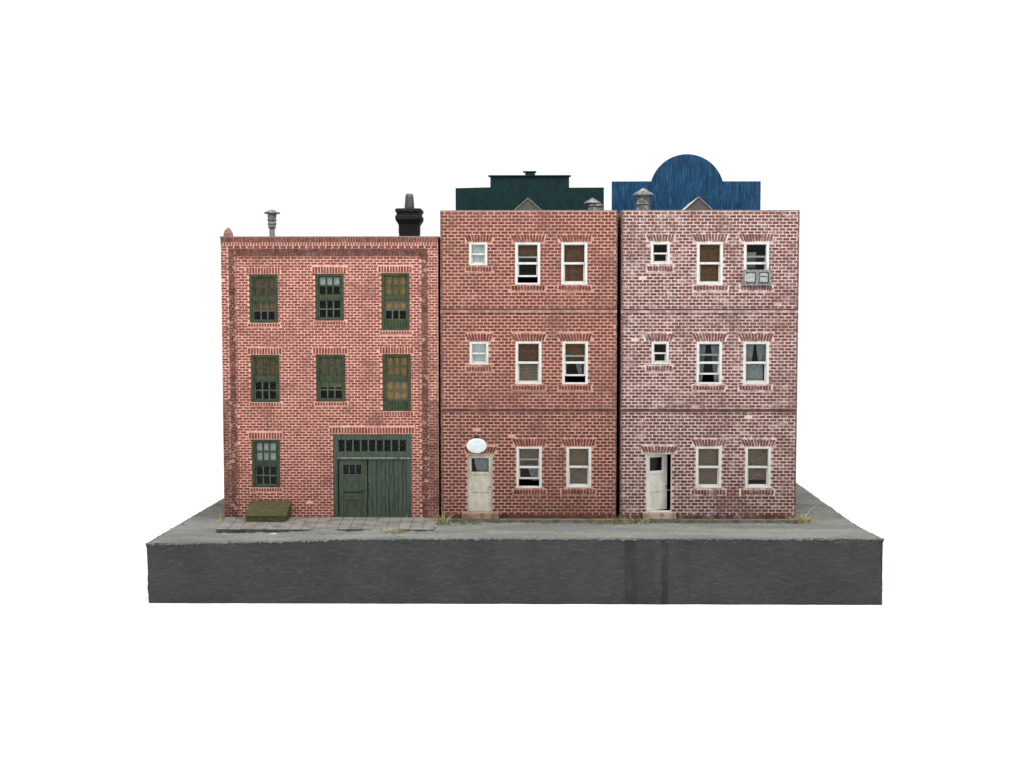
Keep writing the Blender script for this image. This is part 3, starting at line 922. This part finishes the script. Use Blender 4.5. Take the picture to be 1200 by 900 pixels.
lathe_px('chimney_pot', M['pot'], ch, 479.8, 1.0, [(5.8, 243.5), (5.4, 238), (4.9, 232), (4.5, 228.6), (3.4, 227.2)], on_y(480, 245.2, YF + 1).z, smooth=True, org=oA)
lathe_px('brick_stub', M['stub'], A, 267.6, 0.06, [(5.6, 274.6), (5.2, 273), (4.3, 272), (3.9, 269.5), (2.2, 268.6), (1.2, 266.8)], AZ1 + P * 1.4, seg=9, wob=0.12)

# ------------------------------------------------------------------ the two taller buildings
GU, GW = P * 1.4, P * 1.36
def tall_building(key, edge_px, label, wins, smalls, door, bands_px, out_tone, miss, mirror=0):
    xl, xr, _, _ = R(edge_px[0], 400, edge_px[1], 460)
    z0, z1 = ZT + 0.045, zpx(247.6)
    yb = YF + 2.62
    root = thing('brick_building', ((xl + xr) / 2, (YF + yb) / 2, z0), label, 'building', 'brick buildings in the row')
    o = root.location
    holes_, keep_ = [], []
    for w in wins + smalls:
        holes_.append(R(*w['px']))
        (t0, t1), (b0, b1), y0, y1 = w['lin']
        keep_.append(rect_of((t0 + b0) / 2 - 1, y0 - 1.2, (t1 + b1) / 2 + 1, y1 + 1.3))
        s0, s1, y2, y3 = w['sill']
        keep_.append(rect_of(s0 - 1.2, y2 - 1, s1 + 1.2, y3 + 1.2))
    dx0, dx1, dz0, dz1 = R(*door['px'])
    holes_.append((dx0, dx1, dz0, dz1))
    (t0, t1), (b0, b1), y0, y1 = door['lin']
    keep_.append(rect_of((t0 + b0) / 2 - 1, y0 - 1.2, (t1 + b1) / 2 + 1, y1 + 1.3))
    keep_ += holes_
    bands = [(zpx(y1_), zpx(y0_)) for y0_, y1_ in bands_px[::-1]]
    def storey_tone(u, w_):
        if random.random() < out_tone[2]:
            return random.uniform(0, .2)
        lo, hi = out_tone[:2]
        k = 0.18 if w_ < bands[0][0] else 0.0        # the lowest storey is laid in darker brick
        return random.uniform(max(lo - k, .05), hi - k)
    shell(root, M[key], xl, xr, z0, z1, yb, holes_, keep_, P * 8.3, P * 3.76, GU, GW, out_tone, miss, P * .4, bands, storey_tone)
    coping(root, xl, xr, yb, z1 + .001, P * 1.1, P * .3, M['coping'])
    spans = [(xl, dx0 - P * 1.0), (dx1 + P * 1.0, xr)]
    for a, c in spans:
        bc = MB()
        m_n = max(1, int((c - a) / (P * 9)))
        for i in range(m_n):
            bc.box(a + (c - a) * i / m_n + P * .12, a + (c - a) * (i + 1) / m_n - P * .12, YF - P * random.uniform(.55, .75), YF - .0005, z0, z0 + P * random.uniform(3.6, 4.6), 0, random.uniform(.05, .45))
        bc.build('brick_base_course', M[key][0], root, o)
    for x_ in (xl, xr):
        cb = MB()
        n_ = 60
        for i in range(n_):
            a, c = z0 + (z1 - z0) * i / n_, z0 + (z1 - z0) * (i + 1) / n_
            w_ = P * random.uniform(.9, 1.7)
            cb.box(x_ - (P * .35 if x_ == xl else w_), x_ + (w_ if x_ == xl else P * .35), YF - P * .62, YF + TH * .6, a, c - .0006)
        cb.build('corner_edging', M['corner'], root, o)
    for bi, (y0_, y1_) in enumerate(bands_px):
        s = MB()
        zb, zt = zpx(y1_), zpx(y0_)
        def ragged(lo, hi, slot, proud):
            n = 16
            for i in range(n):
                a, c = xl - P * .4 + (xr - xl + P * .8) * i / n, xl - P * .4 + (xr - xl + P * .8) * (i + 1) / n
                s.box(a, c, YF - P * proud * random.uniform(.85, 1.1), YF - .0005, lo + random.uniform(0, P * .3), hi - .0005 - random.uniform(0, P * .2), slot)
        if bi == 0:                                     # upper: flat dark strip painting the shade of a groove, over a pale ledge
            zm = zt - P * 1.8
            s.box(xl - P * .1, xr + P * .1, YF - P * .12, YF - .0005, zm, zt, 2)
            ragged(zb - P * .6, zm, 1, 1.3)
        else:                                           # lower: thin pale line over a dark brick course
            zm = zt - P * 1.2
            ragged(zm, zt, 1, .9)
            ragged(zb, zm, 2, .5)
        s.build('brick_string_course', [M[key][0], M[key + ' ledge'], M['groove_shade_dark_brick']], root, o)
    for w in wins + smalls:
        (t0, t1), (b0, b1), y0, y1 = w['lin']
        lintel(root, key, (t0, t1), (b0, b1), y0, y1, w.get('n', 11), plate=1.7 if key == 'C' else 1.2)
        s0, s1, y2, y3 = w['sill']
        lintel(root, key, (s0, s1), (s0 + .5, s1 - .5), y2, y3, w.get('n', 11), name='brick_sill', plate=1.7 if key == 'C' else 1.2, out=1.6)
    (t0, t1), (b0, b1), y0, y1 = door['lin']
    lintel(root, key, (t0, t1), (b0, b1), y0, y1, 11, plate=.8)
    for w in wins:
        white_window(root, w['px'], w.get('up', 0), w.get('in', ()))
    for w in smalls:
        white_window(root, w['px'], 0, w.get('in', ()), small=True)
    # footing strip standing proud of the wall
    f = MB()
    n = 40
    for i in range(n):
        a, c = xl - P * 2 + (xr - xl + P * 4) * i / n, xl - P * 2 + (xr - xl + P * 4) * (i + 1) / n
        dy = 0.105 + 0.02 * mno.noise(Vector((a * 4, 2, 2)))
        f.box(a, c, YF - dy, YF + 0.1, ZT - 0.02, z0 - 0.002 - 0.006 * abs(mno.noise(Vector((a * 7, 1, 5)))))
    f.build('footing', M['found'], root, o)
    return root, xl, xr, z0, z1, yb

M['corner'] = paint('worn grey brown arris', (0.20, 0.125, 0.105), (0.085, 0.05, 0.043), 30, 0.35, 0.6)
M['groove_shade_dark_brick'] = paint('groove shade and dark brick', (0.055, 0.03, 0.024), (0.11, 0.06, 0.045), 14)  # painted groove shade above, real dark brick course below
def W(px, lin, sill, up=0, n=11, **kw):
    return dict(px=px, lin=lin, sill=sill, up=up, n=n, **{'in': kw.get('inside', ())})

winsB = [
    W((603.6, 284.2, 633.2, 333.6), ((597.6, 639.6), (602.4, 636.6)), (599, 639, 334.8, 340), 7.0, inside=[('slats', 0, .34, 'blind_brown')]),
    W((657.6, 284.2, 688.4, 333.6), ((652, 694), (656.5, 691.5)), (654, 692.4, 334.8, 340), 0, inside=[('slats', 0, 1, 'blind_brown')]),
    W((603.9, 400.2, 634.8, 450.4), ((598, 640), (602.5, 637.5)), (599.8, 639.3, 451.8, 456.6), 0, inside=[('slats', 0, .5, 'blind_brown'), ('slats', .5, 1, 'blind_taupe')]),
    W((658.9, 400.2, 689.1, 450.4), ((652, 694), (656.6, 691.6)), (654, 693, 451.8, 456.6), 7.5, inside=[('slats', 0, .5, 'blind_brown'), ('net', .5, .84, 0.85, .55, .72)]),
    W((605, 523.4, 635, 572.2), ((600, 641), (604, 637.6)), (601.7, 640, 573.6, 579), 8.5, inside=[('slats', 0, .46, 'blind_taupe'), ('net', .5, .86, 1.0, .45, .7)]),
    W((663.6, 523.4, 693, 571.6), ((657, 699), (661, 695.6)), (657.6, 698, 573.2, 578.6), 0, inside=[('slats', 0, 1, 'blind_taupe')])]
for w, (y0, y1) in zip(winsB, [(275.2, 283)] * 2 + [(391.4, 399.4)] * 2 + [(514.2, 522.4)] * 2):
    w['lin'] = (*w['lin'], y0, y1)
smallB = [
    W((549.6, 284.2, 571.2, 311), ((543.6, 578), (547.4, 574.6), 275.2, 283), (545.6, 576, 312.6, 317.6), 0, 9, inside=[('shade', 0, 1, 'blind_pale')]),
    W((550.2, 400.6, 572.6, 427.4), ((544, 578), (548, 575), 391.4, 399.4), (545.8, 576, 429.6, 434.4), 0, 9, inside=[('shade', 0, 1, 'blind_pale')])]
doorB = dict(px=(547.6, 532.2, 577.4, 601), lin=((543.5, 582.5), (547, 579), 523.6, 531))
B, bx0, bx1, bz0, bz1, byb = tall_building('B', (516.8, 722.3),
    'taller brown brick building with closed cream door and dark green stepped false front', winsB, smallB, doorB,
    [(361.4, 366.0), (477.8, 482.6)], (0.28, 0.72, 0.025), 0.002)

winsC = [
    W((816.4, 283.8, 847.2, 333.8), ((810.4, 853), (814.6, 850)), (812, 853, 335, 340), 0, inside=[('slats', 0, 1, 'blind_brown')]),
    W((871.4, 283.8, 901.2, 333.8), ((865, 907), (869, 904)), (867.6, 905, 335, 340), 7.5, inside=[('net', .2, .62, 0.0, .55, .5)]),
    W((816, 400.6, 846.2, 450.2), ((810.7, 852), (815, 849)), (811.7, 849, 451.8, 456.8), 9.0, inside=[('drapes', 0, 1.0, 3.2, 7.6)]),
    W((870.7, 400.6, 901.2, 450.2), ((864, 907), (868, 903.6)), (865.7, 904, 451.8, 456.8), 0, inside=[('drapes', 0, .5, 1.2, 4.5), ('net', .5, 1, 0.12, .9, .88)]),
    W((815, 523.4, 845.6, 572), ((810, 852), (814, 848)), (810, 850, 573.6, 579), 0, inside=[('slats', 0, 1, 'blind_taupe')]),
    W((873, 523.4, 903.4, 572), ((867.6, 909.6), (871.6, 905.8)), (867.6, 907, 573.6, 579), 0, inside=[('slats', 0, .84, 'blind_taupe')])]
for w, (y0, y1) in zip(winsC, [(274.6, 282.6)] * 2 + [(390.8, 399.4)] * 2 + [(514.6, 522.2)] * 2):
    w['lin'] = (*w['lin'], y0, y1)
smallC = [
    W((762.6, 283.8, 785, 310), ((756.6, 791), (760.6, 787.6), 275, 282.6), (758, 788.4, 312, 317.4), 0, 9),
    W((763.4, 400.6, 783.8, 427), ((753.4, 790.6), (757.4, 787), 391, 399.4), (756.7, 787.5, 429, 434), 0, 9)]
doorC = dict(px=(756.7, 531, 787.4, 600.2), lin=((750, 794.6), (754, 790), 522.8, 530.2))
C, cx0, cx1, cz0, cz1, cyb = tall_building('C', (727.8, 934.2),
    'taller whitened brick building with pale door ajar and blue round-topped false front', winsC, smallC, doorC,
    [(361.8, 366.2), (477.8, 482.6)], (0.18, 0.7, 0.05), 0.003)

# ------------------------------------------------------------------ doors and steps
def door(root, px, open_deg, glass_px, mat, fpx):
    xl, xr, zb, zt = R(*px)
    o = root.location
    fr = MB()
    fw = P * fpx
    rail_frame(fr, xl + .001, xr - .001, zb + .001, zt - .001, YF + .004, YF + .085, fw, P * 1.2, P * .8)
    fr.build('door_frame', mat, root, o)
    a, c = xl + fw + .003, xr - fw - .003
    k, l = zb + P + .003, zt - P * 1.3 - .003
    wd = c - a
    y0, y1 = YF + 0.016, YF + 0.038
    gx0_, gx1_ = on_y(glass_px[0], 545, YF).x, on_y(glass_px[1], 545, YF).x
    gz0_, gz1_ = zpx(glass_px[3]), zpx(glass_px[2])
    d = MB()
    d.box(a, gx0_, y0, y1, k, l)
    d.box(gx1_, c, y0, y1, k, l)
    d.box(gx0_, gx1_, y0, y1, gz1_, l)
    low = zpx(556.5)
    d.box(gx0_, gx1_, y0, y1, low, gz0_)
    pz = [(zpx(574.0), low - .0005), (zpx(576.5), zpx(574.0)), (zpx(596.0), zpx(576.5))]
    d.box(gx0_, gx1_, y0 + .006, y1, zpx(574.5), low - .0005)
    d.box(gx0_, gx1_, y0, y1, zpx(577.0), zpx(574.5) - .0005)
    d.box(gx0_, gx1_, y0 + .006, y1, zpx(595.5), zpx(577.0) - .0005)
    d.box(gx0_, gx1_, y0, y1, k, zpx(595.5) - .0005)
    p = MB()
    p.box(gx0_ + .0005, gx1_ - .0005, y0 + .008, y0 + .012, gz0_ + .0005, gz1_ - .0005)
    q = MB()
    q.lathe(0, 0, [(P * .3, 0), (P * .3, .01), (P * .8, .014), (P * .8, .02), (P * .3, .025)], 10)
    q.v = [(c - P * 2 + x, y0 - z, zpx(571) + y) for x, y, z in q.v]
    if open_deg:                                        # swings inward on its left hinge
        th = math.radians(open_deg)
        def turn(mb):
            mb.v = [(a + (x - a) * math.cos(th) - (y - y0) * math.sin(th), y0 + (x - a) * math.sin(th) + (y - y0) * math.cos(th), z) for x, y, z in mb.v]
        for mb in (d, p, q): turn(mb)
    dd = d.build('door', mat, root, o, bevel=0.003)
    p.build('pane', M['glass'], dd, o)
    q.build('handle', M['iron'], dd, o, smooth=True)
    return dd, (gx0_, gx1_, gz0_, gz1_)
dB, gb = door(B, doorB['px'], 0, (552.6, 572.6, 537.2, 553.2), M['door_white'], 1.3)
curtain(dB, B.location, gb[1], gb[0] + (gb[1] - gb[0]) * .12, gb[0] + (gb[1] - gb[0]) * .35, gb[2], gb[3], YF + 0.055)
dC, gc = door(C, doorC['px'], 27, (762.6, 779.8, 536.6, 552.4), M['door_pale'], 0.5)
def step(root, x0, x1, y0, y1, mat):
    xl, xr, zb, zt = R(x0, y0, x1, y1, YF - 0.08)
    s = MB()
    n = 12
    for i in range(n):
        a, c = xl + (xr - xl) * i / n, xl + (xr - xl) * (i + 1) / n
        s.box(a, c, YF - 0.08 + 0.005 * math.sin(i * 2.3), YF - .002, ZT + 0.0455, zt - 0.004 * abs(math.sin(i * 1.7)))
    s.build('doorstep', mat, root, root.location, bevel=0.003)
step(B, 541, 584.6, 601.6, 608, M['step'])
step(C, 753.6, 792.4, 601.2, 607.4, M['step_pale'])
lk = MB()
kx0, kx1, kz0, kz1 = R(780.5, 574.6, 787.0, 575.4)
lk.box(kx0, kx1, YF + .05, YF + .054, kz0, kz1)
lk.build('door_chain', M['metal'], C, C.location)

# ------------------------------------------------------------------ roofs of the taller buildings
def poly_px(pts, Y):
    return [(on_y(x, y, Y).x, on_y(x, y, Y).z) for x, y in pts]
Y2 = byb - 0.03
zlow = bz1 - 0.10
def board(root, name, mat, pts, Y, low):
    pl = poly_px(pts, Y)
    pl = [(pl[0][0], low)] + pl + [(pl[-1][0], low)]
    mb = MB()
    mb.prism(pl, Y, Y + 0.07)
    return mb.build(name, mat, root, root.location, bevel=0.004)
Yfr = byb + 0.004
ff = board(B, 'false_front', M['teal'], [(533.8, 220.4), (574.6, 219.4), (574.6, 207.0), (667.0, 207.0), (667.0, 219.8), (707.8, 219.6)], Yfr, bz1 - 0.35)
tr = MB()
def strip_px(mb, x0, y0, x1, y1, Y, pr):
    a = R(x0, y0, x1, y1, Y)
    mb.box(a[0], a[1], Y - pr, Y + 0.07 + pr, a[2], a[3])
strip_px(tr, 572.2, 205.4, 669.0, 206.9, Yfr, 0.03)
tr.build('cornice_trim', M['teal'], ff, B.location, bevel=0.004)
tb = MB()
strip_px(tb, 615.4, 202.0, 627.0, 205.3, Yfr, 0.01)
strip_px(tb, 613.0, 200.6, 628.6, 201.9, Yfr, 0.025)
tb.build('crest_block', M['teal'], ff, B.location, bevel=0.004)
arc = []
cxa, cya, rr = 805.2, 224.0, 43.4
for k in range(41):
    a = math.radians(164.5 - (164.5 - 15.5) * k / 40)
    arc.append((cxa + rr * math.cos(a), cya - rr * math.sin(a)))
board(C, 'false_front', M['blue'], [(717.2, 212.6)] + arc + [(891.6, 212.4)], Yfr, cz1 - 0.35)

def monitor(root, cxp, tip, half, ybase, dy, zr):
    """small gabled roof light lying along the depth of the roof"""
    Y = YF + dy
    tipw = on_y(cxp, tip, Y)
    e = on_y(cxp - half, ybase, Y)
    slope = (tipw.z - e.z) / (tipw.x - e.x)
    hw = (tipw.x - e.x) * 1.25
    ez = tipw.z - slope * hw
    mb = MB()
    mb.prism([(tipw.x - hw, zr), (tipw.x + hw, zr), (tipw.x + hw, ez), (tipw.x, tipw.z), (tipw.x - hw, ez)], Y, Y + 0.9)
    m_ = mb.build('roof_monitor', M['gable'], root, root.location)
    t_ = MB()
    w_ = P * 0.75
    for s in (-1, 1):
        x1_ = tipw.x + s * hw * 1.08
        z1_ = tipw.z - slope * hw * 1.08
        pts = [(tipw.x, tipw.z + .001), (x1_, z1_ + .001), (x1_, z1_ + w_), (tipw.x, tipw.z + w_)]
        t_.prism(pts, Y - 0.02, Y + 0.93)
    t_.build('roof_edge', M['trim'], m_, root.location)
monitor(B, 618.6, 232.6, 15.6, 246.5, 0.9, bz1 - .11)
monitor(C, 818.6, 231.4, 15.6, 245.5, 0.9, cz1 - .11)
vb = lathe_px('roof_vent', M['metal'], B, 697.8, 0.75, [(8.6, 246), (8.6, 242.2), (10.4, 241.8), (10.0, 240.4), (6.5, 239.6), (6.0, 238.9)], bz1 - .11, wob=.01)
lathe_px('vent_cap', M['metal'], vb, 694.2, 0.75, [(10.2, 237.9), (5.0, 234.6), (0.6, 231.9)], on_y(694, 238.8, YF + .75).z, wob=.02, org=B.location)
vc = lathe_px('roof_vent', M['metal'], C, 753.4, 0.75, [(8.2, 244.6), (8.2, 240.4), (9.8, 240.0), (9.8, 239.2), (7.4, 238.8), (7.2, 233), (7.4, 229.6)], cz1 - .11, wob=.01)
lathe_px('vent_cap', M['metal'], vc, 753.8, 0.75, [(11.6, 228.2), (11.2, 227.2), (5.5, 223.4), (0.6, 220.3)], on_y(753.8, 229.5, YF + .75).z, wob=.015, org=C.location)

# ------------------------------------------------------------------ things fixed to or standing before the walls
sg = on_y(558.6, 522.4, YF - 0.06)
oval = thing('oval_sign', (sg.x, YF - 0.06, sg.z), 'blank white oval sign hanging over the closed cream door', 'sign')
def ell(mb, rx, rz, y0, y1, n=48):
    mb.prism([(sg.x + rx * math.cos(2 * math.pi * k / n), sg.z + rz * math.sin(2 * math.pi * k / n)) for k in range(n)], y0, y1)
e_ = MB(); ell(e_, P * 11.7, P * 8.6, YF - 0.062, YF - 0.035)
e_.build('sign_rim', M['signrim'], oval, oval.location, bevel=0.003)
e_ = MB(); ell(e_, P * 9.8, P * 6.9, YF - 0.066, YF - 0.0625)
e_.build('sign_face', M['sign'], oval, oval.location)
br = MB()
br.box(sg.x - P * 2.4, sg.x + P * 2.4, YF - 0.055, YF - 0.002, sg.z + P * 8.7, sg.z + P * 10.2)
br.box(sg.x - P * 1.2, sg.x + P * 1.2, YF - 0.034, YF - 0.002, sg.z + P * 4, sg.z + P * 8.6)
br.build('bracket', M['iron'], oval, oval.location)

a0, a1, k0, k1 = R(870.4, 316.2, 902.6, 334.6)
acb = thing('window_box', ((a0 + a1) / 2, YF, k0), 'grey metal box with two framed panels filling the bottom of a top-storey window', 'window box')
m_ = MB()
m_.box(a0, a1, YF - 0.045, YF - P * .8, k0, k1)
body = m_.build('body', M['cabinet'], acb, acb.location, bevel=0.004)
pw = (a1 - a0 - P * 3.6 - P * 1.4) / 2
for i in (0, 1):
    x = a0 + P * 1.8 + i * (pw + P * 1.4)
    p_ = MB()
    p_.box(x, x + pw, YF - 0.049, YF - 0.0455, k0 + P * 2.4, k1 - P * 2.6)
    pp = p_.build('panel', M['cabinet_panel'], acb, acb.location)
    q_ = MB()
    t0, t1 = k0 + P * 2.6, k1 - P * 2.8
    fx1 = x + pw - P * .6
    q_.box(fx1 - P * 1.4, fx1, YF - 0.053, YF - 0.0495, t0, t1)
    q_.box(x + P * 1.6, fx1 - P * 1.4, YF - 0.053, YF - 0.0495, t1 - P * .9, t1)
    q_.box(x + P * 1.6, fx1 - P * 1.4, YF - 0.053, YF - 0.0495, t0, t0 + P * 1.3)
    if i == 0:
        q_.box(x + P * 1.2, x + P * 2.6, YF - 0.0535, YF - 0.0495, t0 + P * .3, t0 + P * 2.6)
        q_.box(x + P * 1.2, x + P * 2.8, YF - 0.0535, YF - 0.0495, t1 - P * 2.2, t1 - P * .2)
    else:
        q_.box(x + P * .8, x + P * 2.0, YF - 0.0535, YF - 0.0495, t0 + P * .3, t1 - P * .4)
        q_.box(x + P * 3, fx1 - P * 2.4, YF - 0.053, YF - 0.0495, (t0 + t1) / 2 + P, (t0 + t1) / 2 + P * 2)
    q_.build('scroll_frame', M['cabinet_dark'], pp, acb.location)

# sloped cellar hatch against the wall
ZP = ZT + 0.055                                  # top of the paving
hx0, hx1 = on_y(295.8, 600, YF).x, on_y(341.2, 600, YF).x
hd = 0.37
hzb, hzf = zpx(588.6), on_y(312, 605.9, YF - hd).z
hatch = thing('cellar_hatch', ((hx0 + hx1) / 2, YF - hd / 2, ZP), 'low olive green sloping cellar hatch against the pink brick wall', 'hatch')
h = MB()
hy = YF - .02
h.quadbox([(hx0, YF - hd, ZP), (hx1, YF - hd, ZP), (hx1, YF - hd, hzf), (hx0, YF - hd, hzf),
           (hx0, hy, ZP), (hx1, hy, ZP), (hx1, hy, hzb), (hx0, hy, hzb)])
h.build('hatch_box', M['hatch'], hatch, hatch.location, bevel=0.006)
lid = MB()
a, c, e0, e1 = hx0 - P * .8, hx1 + P * .8, YF - hd - 0.006, hy
lid.quadbox([(a, e0, hzf + .002), (c, e0, hzf + .002), (c, e0, hzf + .020), (a, e0, hzf + .020),
             (a, e1, hzb + .006), (c, e1, hzb + .006), (c, e1, hzb + .024), (a, e1, hzb + .024)])
lid.build('hatch_lid', M['hatch'], hatch, hatch.location, bevel=0.004)

# paving in front of the lower building
pv = MB()
pf = on_z(300, 620.0, ZP).y
n = 18
px0, px1 = on_z(253, 620, ZP).x, on_z(509, 619.5, ZP).x
bxa, bxb = AX0 + P * .5, AX1 - P * 2
for i in range(n):
    f0, f1 = i / n + .0012, (i + 1) / n - .0012
    j = random.uniform(-.005, .003)
    dz = random.uniform(-.003, .002)
    q0, q1 = px0 + (px1 - px0) * f0, px0 + (px1 - px0) * f1
    r0, r1 = bxa + (bxb - bxa) * f0, bxa + (bxb - bxa) * f1
    pv.quadbox([(q0, pf + j, ZT - .03), (q1, pf + j, ZT - .03), (q1, pf + j, ZP + dz), (q0, pf + j, ZP + dz),
                (r0, YF + .15, ZT - .03), (r1, YF + .15, ZT - .03), (r1, YF + .15, ZP - .001), (r0, YF + .15, ZP - .001)])
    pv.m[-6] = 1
pv.box(px0 + .01, px1 - .01, pf + .02, YF + .1, ZT - .03, ZP - .012)
po = pv.build('pavement', [M['plank'], M['plank_edge']], None, bevel=0.0015)
po['kind'] = 'structure'
# walls need a footing under the hollow shell of the low building
fa = MB()
fa.box(AX0 + .02, AX1 - .02, YF + .16, YBA - .02, ZT - .02, AZ0 - .001)
fa.build('footing', M['found'], A, oA)

# ------------------------------------------------------------------ weeds, pebbles, scraps
def blade(mb, x, y, z, dx, dy, h, w, mi, seg=5):
    prev = None
    a = random.uniform(0, math.pi)
    wx, wy = math.cos(a) * w * .5, math.sin(a) * w * .25
    k = len(mb.v)
    for i in range(seg + 1):
        f = i / seg
        px_, py_, pz_ = x + dx * f ** 1.6, y + dy * f ** 1.6, z + h * (f - 0.25 * f * f * (abs(dx) + abs(dy)) / (h + .01) * .5)
        s = 1 - f * .85
        mb.v.append((px_ - wx * s, py_ - wy * s, pz_)); mb.v.append((px_ + wx * s, py_ + wy * s, pz_))
    for i in range(seg):
        b0 = k + i * 2
        mb.f.append((b0, b0 + 1, b0 + 3, b0 + 2)); mb.m.append(mi); mb.t.append(.5)

def tuft(px, py, wpx, n, hmax, mats, label, spread=1.0, stalks=(), zbase=None):
    z = ZT + 0.014 if zbase is None else zbase
    c = on_z(px, py, z)
    mb = MB()
    s = (c.y + DIST) / FPX
    for i in range(n):
        x = c.x + random.gauss(0, .32) * wpx * s
        y = c.y + random.gauss(0, .03)
        h = hmax * s * random.uniform(.25, 1)
        blade(mb, x, y, z - .01, random.gauss(0, .55) * h * spread, random.gauss(-.15, .35) * h * spread, h, s * random.uniform(.9, 1.6), random.randrange(len(mats)))
    for (tx, ty) in stalks:
        tip = on_y(tx, ty, c.y - .03)
        blade(mb, c.x, c.y, z, tip.x - c.x, -.03, tip.z - z, s * 1.3, len(mats) - 1, 7)
    o = mb.build('grass_tuft', mats, None, (c.x, c.y, z))
    o.location = (c.x, c.y, z)
    tag(o, label, 'grass tuft', 'grass tufts along the foot of the walls')
    return o
gg, gy, gs = M['grass_green'], M['grass_yellow'], M['grass_straw']
tuft(518, 614.0, 14, 80, 19, [gg, gg, gs], 'spiky olive weed in the gap beside the end of the paving', 1, [(501, 598), (521, 594)])
tuft(462, 625.5, 27, 190, 8.5, [gg, gy, gg], 'low mossy green tuft before the paving edge by the garage door', 1.6, (), ZT + .03)
tuft(737, 612.6, 36, 120, 11, [gg, gg, gs], 'sprawling green weeds against the step of the door ajar', 1.5, [(722, 601), (757, 598)])
tuft(704, 612.6, 34, 90, 4.5, [gg], 'short moss strip along the footing of the brown building', 1.5)
tuft(942, 611.5, 20, 120, 13, [gy, gy, gs], 'bright yellow grass clump at the outer corner of the whitened building', 2.0, [(959, 588), (928, 597), (950, 598)])
tuft(474.5, 612.0, 4, 5, 4, [gs], 'single dry stalk standing before the garage door', 1, [(479, 599)], ZP)
tuft(258.5, 611.5, 6, 14, 7, [gs, gy], 'few pale dry blades beside the corner of the low pink building', 1, [(257, 597)])
tuft(547, 613.2, 26, 60, 4.5, [gg], 'thin moss fringe below the closed cream door', 1.5)

def lump(name, px, py, rpx, flat, mat, label, cat, group=None, z=None):
    z = ZT if z is None else z
    c = on_z(px, py, z)
    s = (c.y + DIST) / FPX
    mb = MB()
    seg = 10
    sd = random.random() * 40
    prof = [math.pi * k / 7 - math.pi / 2 for k in range(8)]
    for a in prof:
        for k in range(seg):
            th = 2 * math.pi * k / seg
            v = Vector((math.cos(a) * math.cos(th), math.cos(a) * math.sin(th), math.sin(a)))
            r = rpx * s * (1 + .35 * mno.noise(v * 1.4 + Vector((sd, 0, 0))))
            mb.v.append((c.x + v.x * r, c.y + v.y * r, z + rpx * s * flat * .6 + v.z * r * flat))
    for i in range(7):
        for k in range(seg):
            l = (k + 1) % seg
            mb.f.append((i * seg + k, i * seg + l, (i + 1) * seg + l, (i + 1) * seg + k)); mb.m.append(0); mb.t.append(.5)
    o = mb.build(name, mat, None, (c.x, c.y, z))
    o.location = (c.x, c.y, z)
    tag(o, label, cat, group)
PG = 'pebbles along the edge of the ash-grey base'
lump('pebble', 254.5, 591.0, 1.4, .9, M['stone'], 'small dark pebble on the sloping edge, closest to the pink building', 'pebble', PG)
lump('pebble', 224.5, 609.0, 1.2, .8, M['stone'], 'small dark pebble between two others along the outer edge', 'pebble', PG)
lump('pebble', 214.0, 615.0, 1.6, .8, M['stone'], 'small dark pebble on the outer edge, nearest the front corner', 'pebble', PG)
lump('stone', 509.5, 619.2, 2.6, 1.0, M['pinkstone'], 'pale pinkish stone at the end of the paving by the weed', 'stone')
lump('paper_scrap', 321, 626.0, 5.5, .12, M['paper'], 'flat white scrap lying on the ash before the paving', 'scrap', None, ZT + .012)
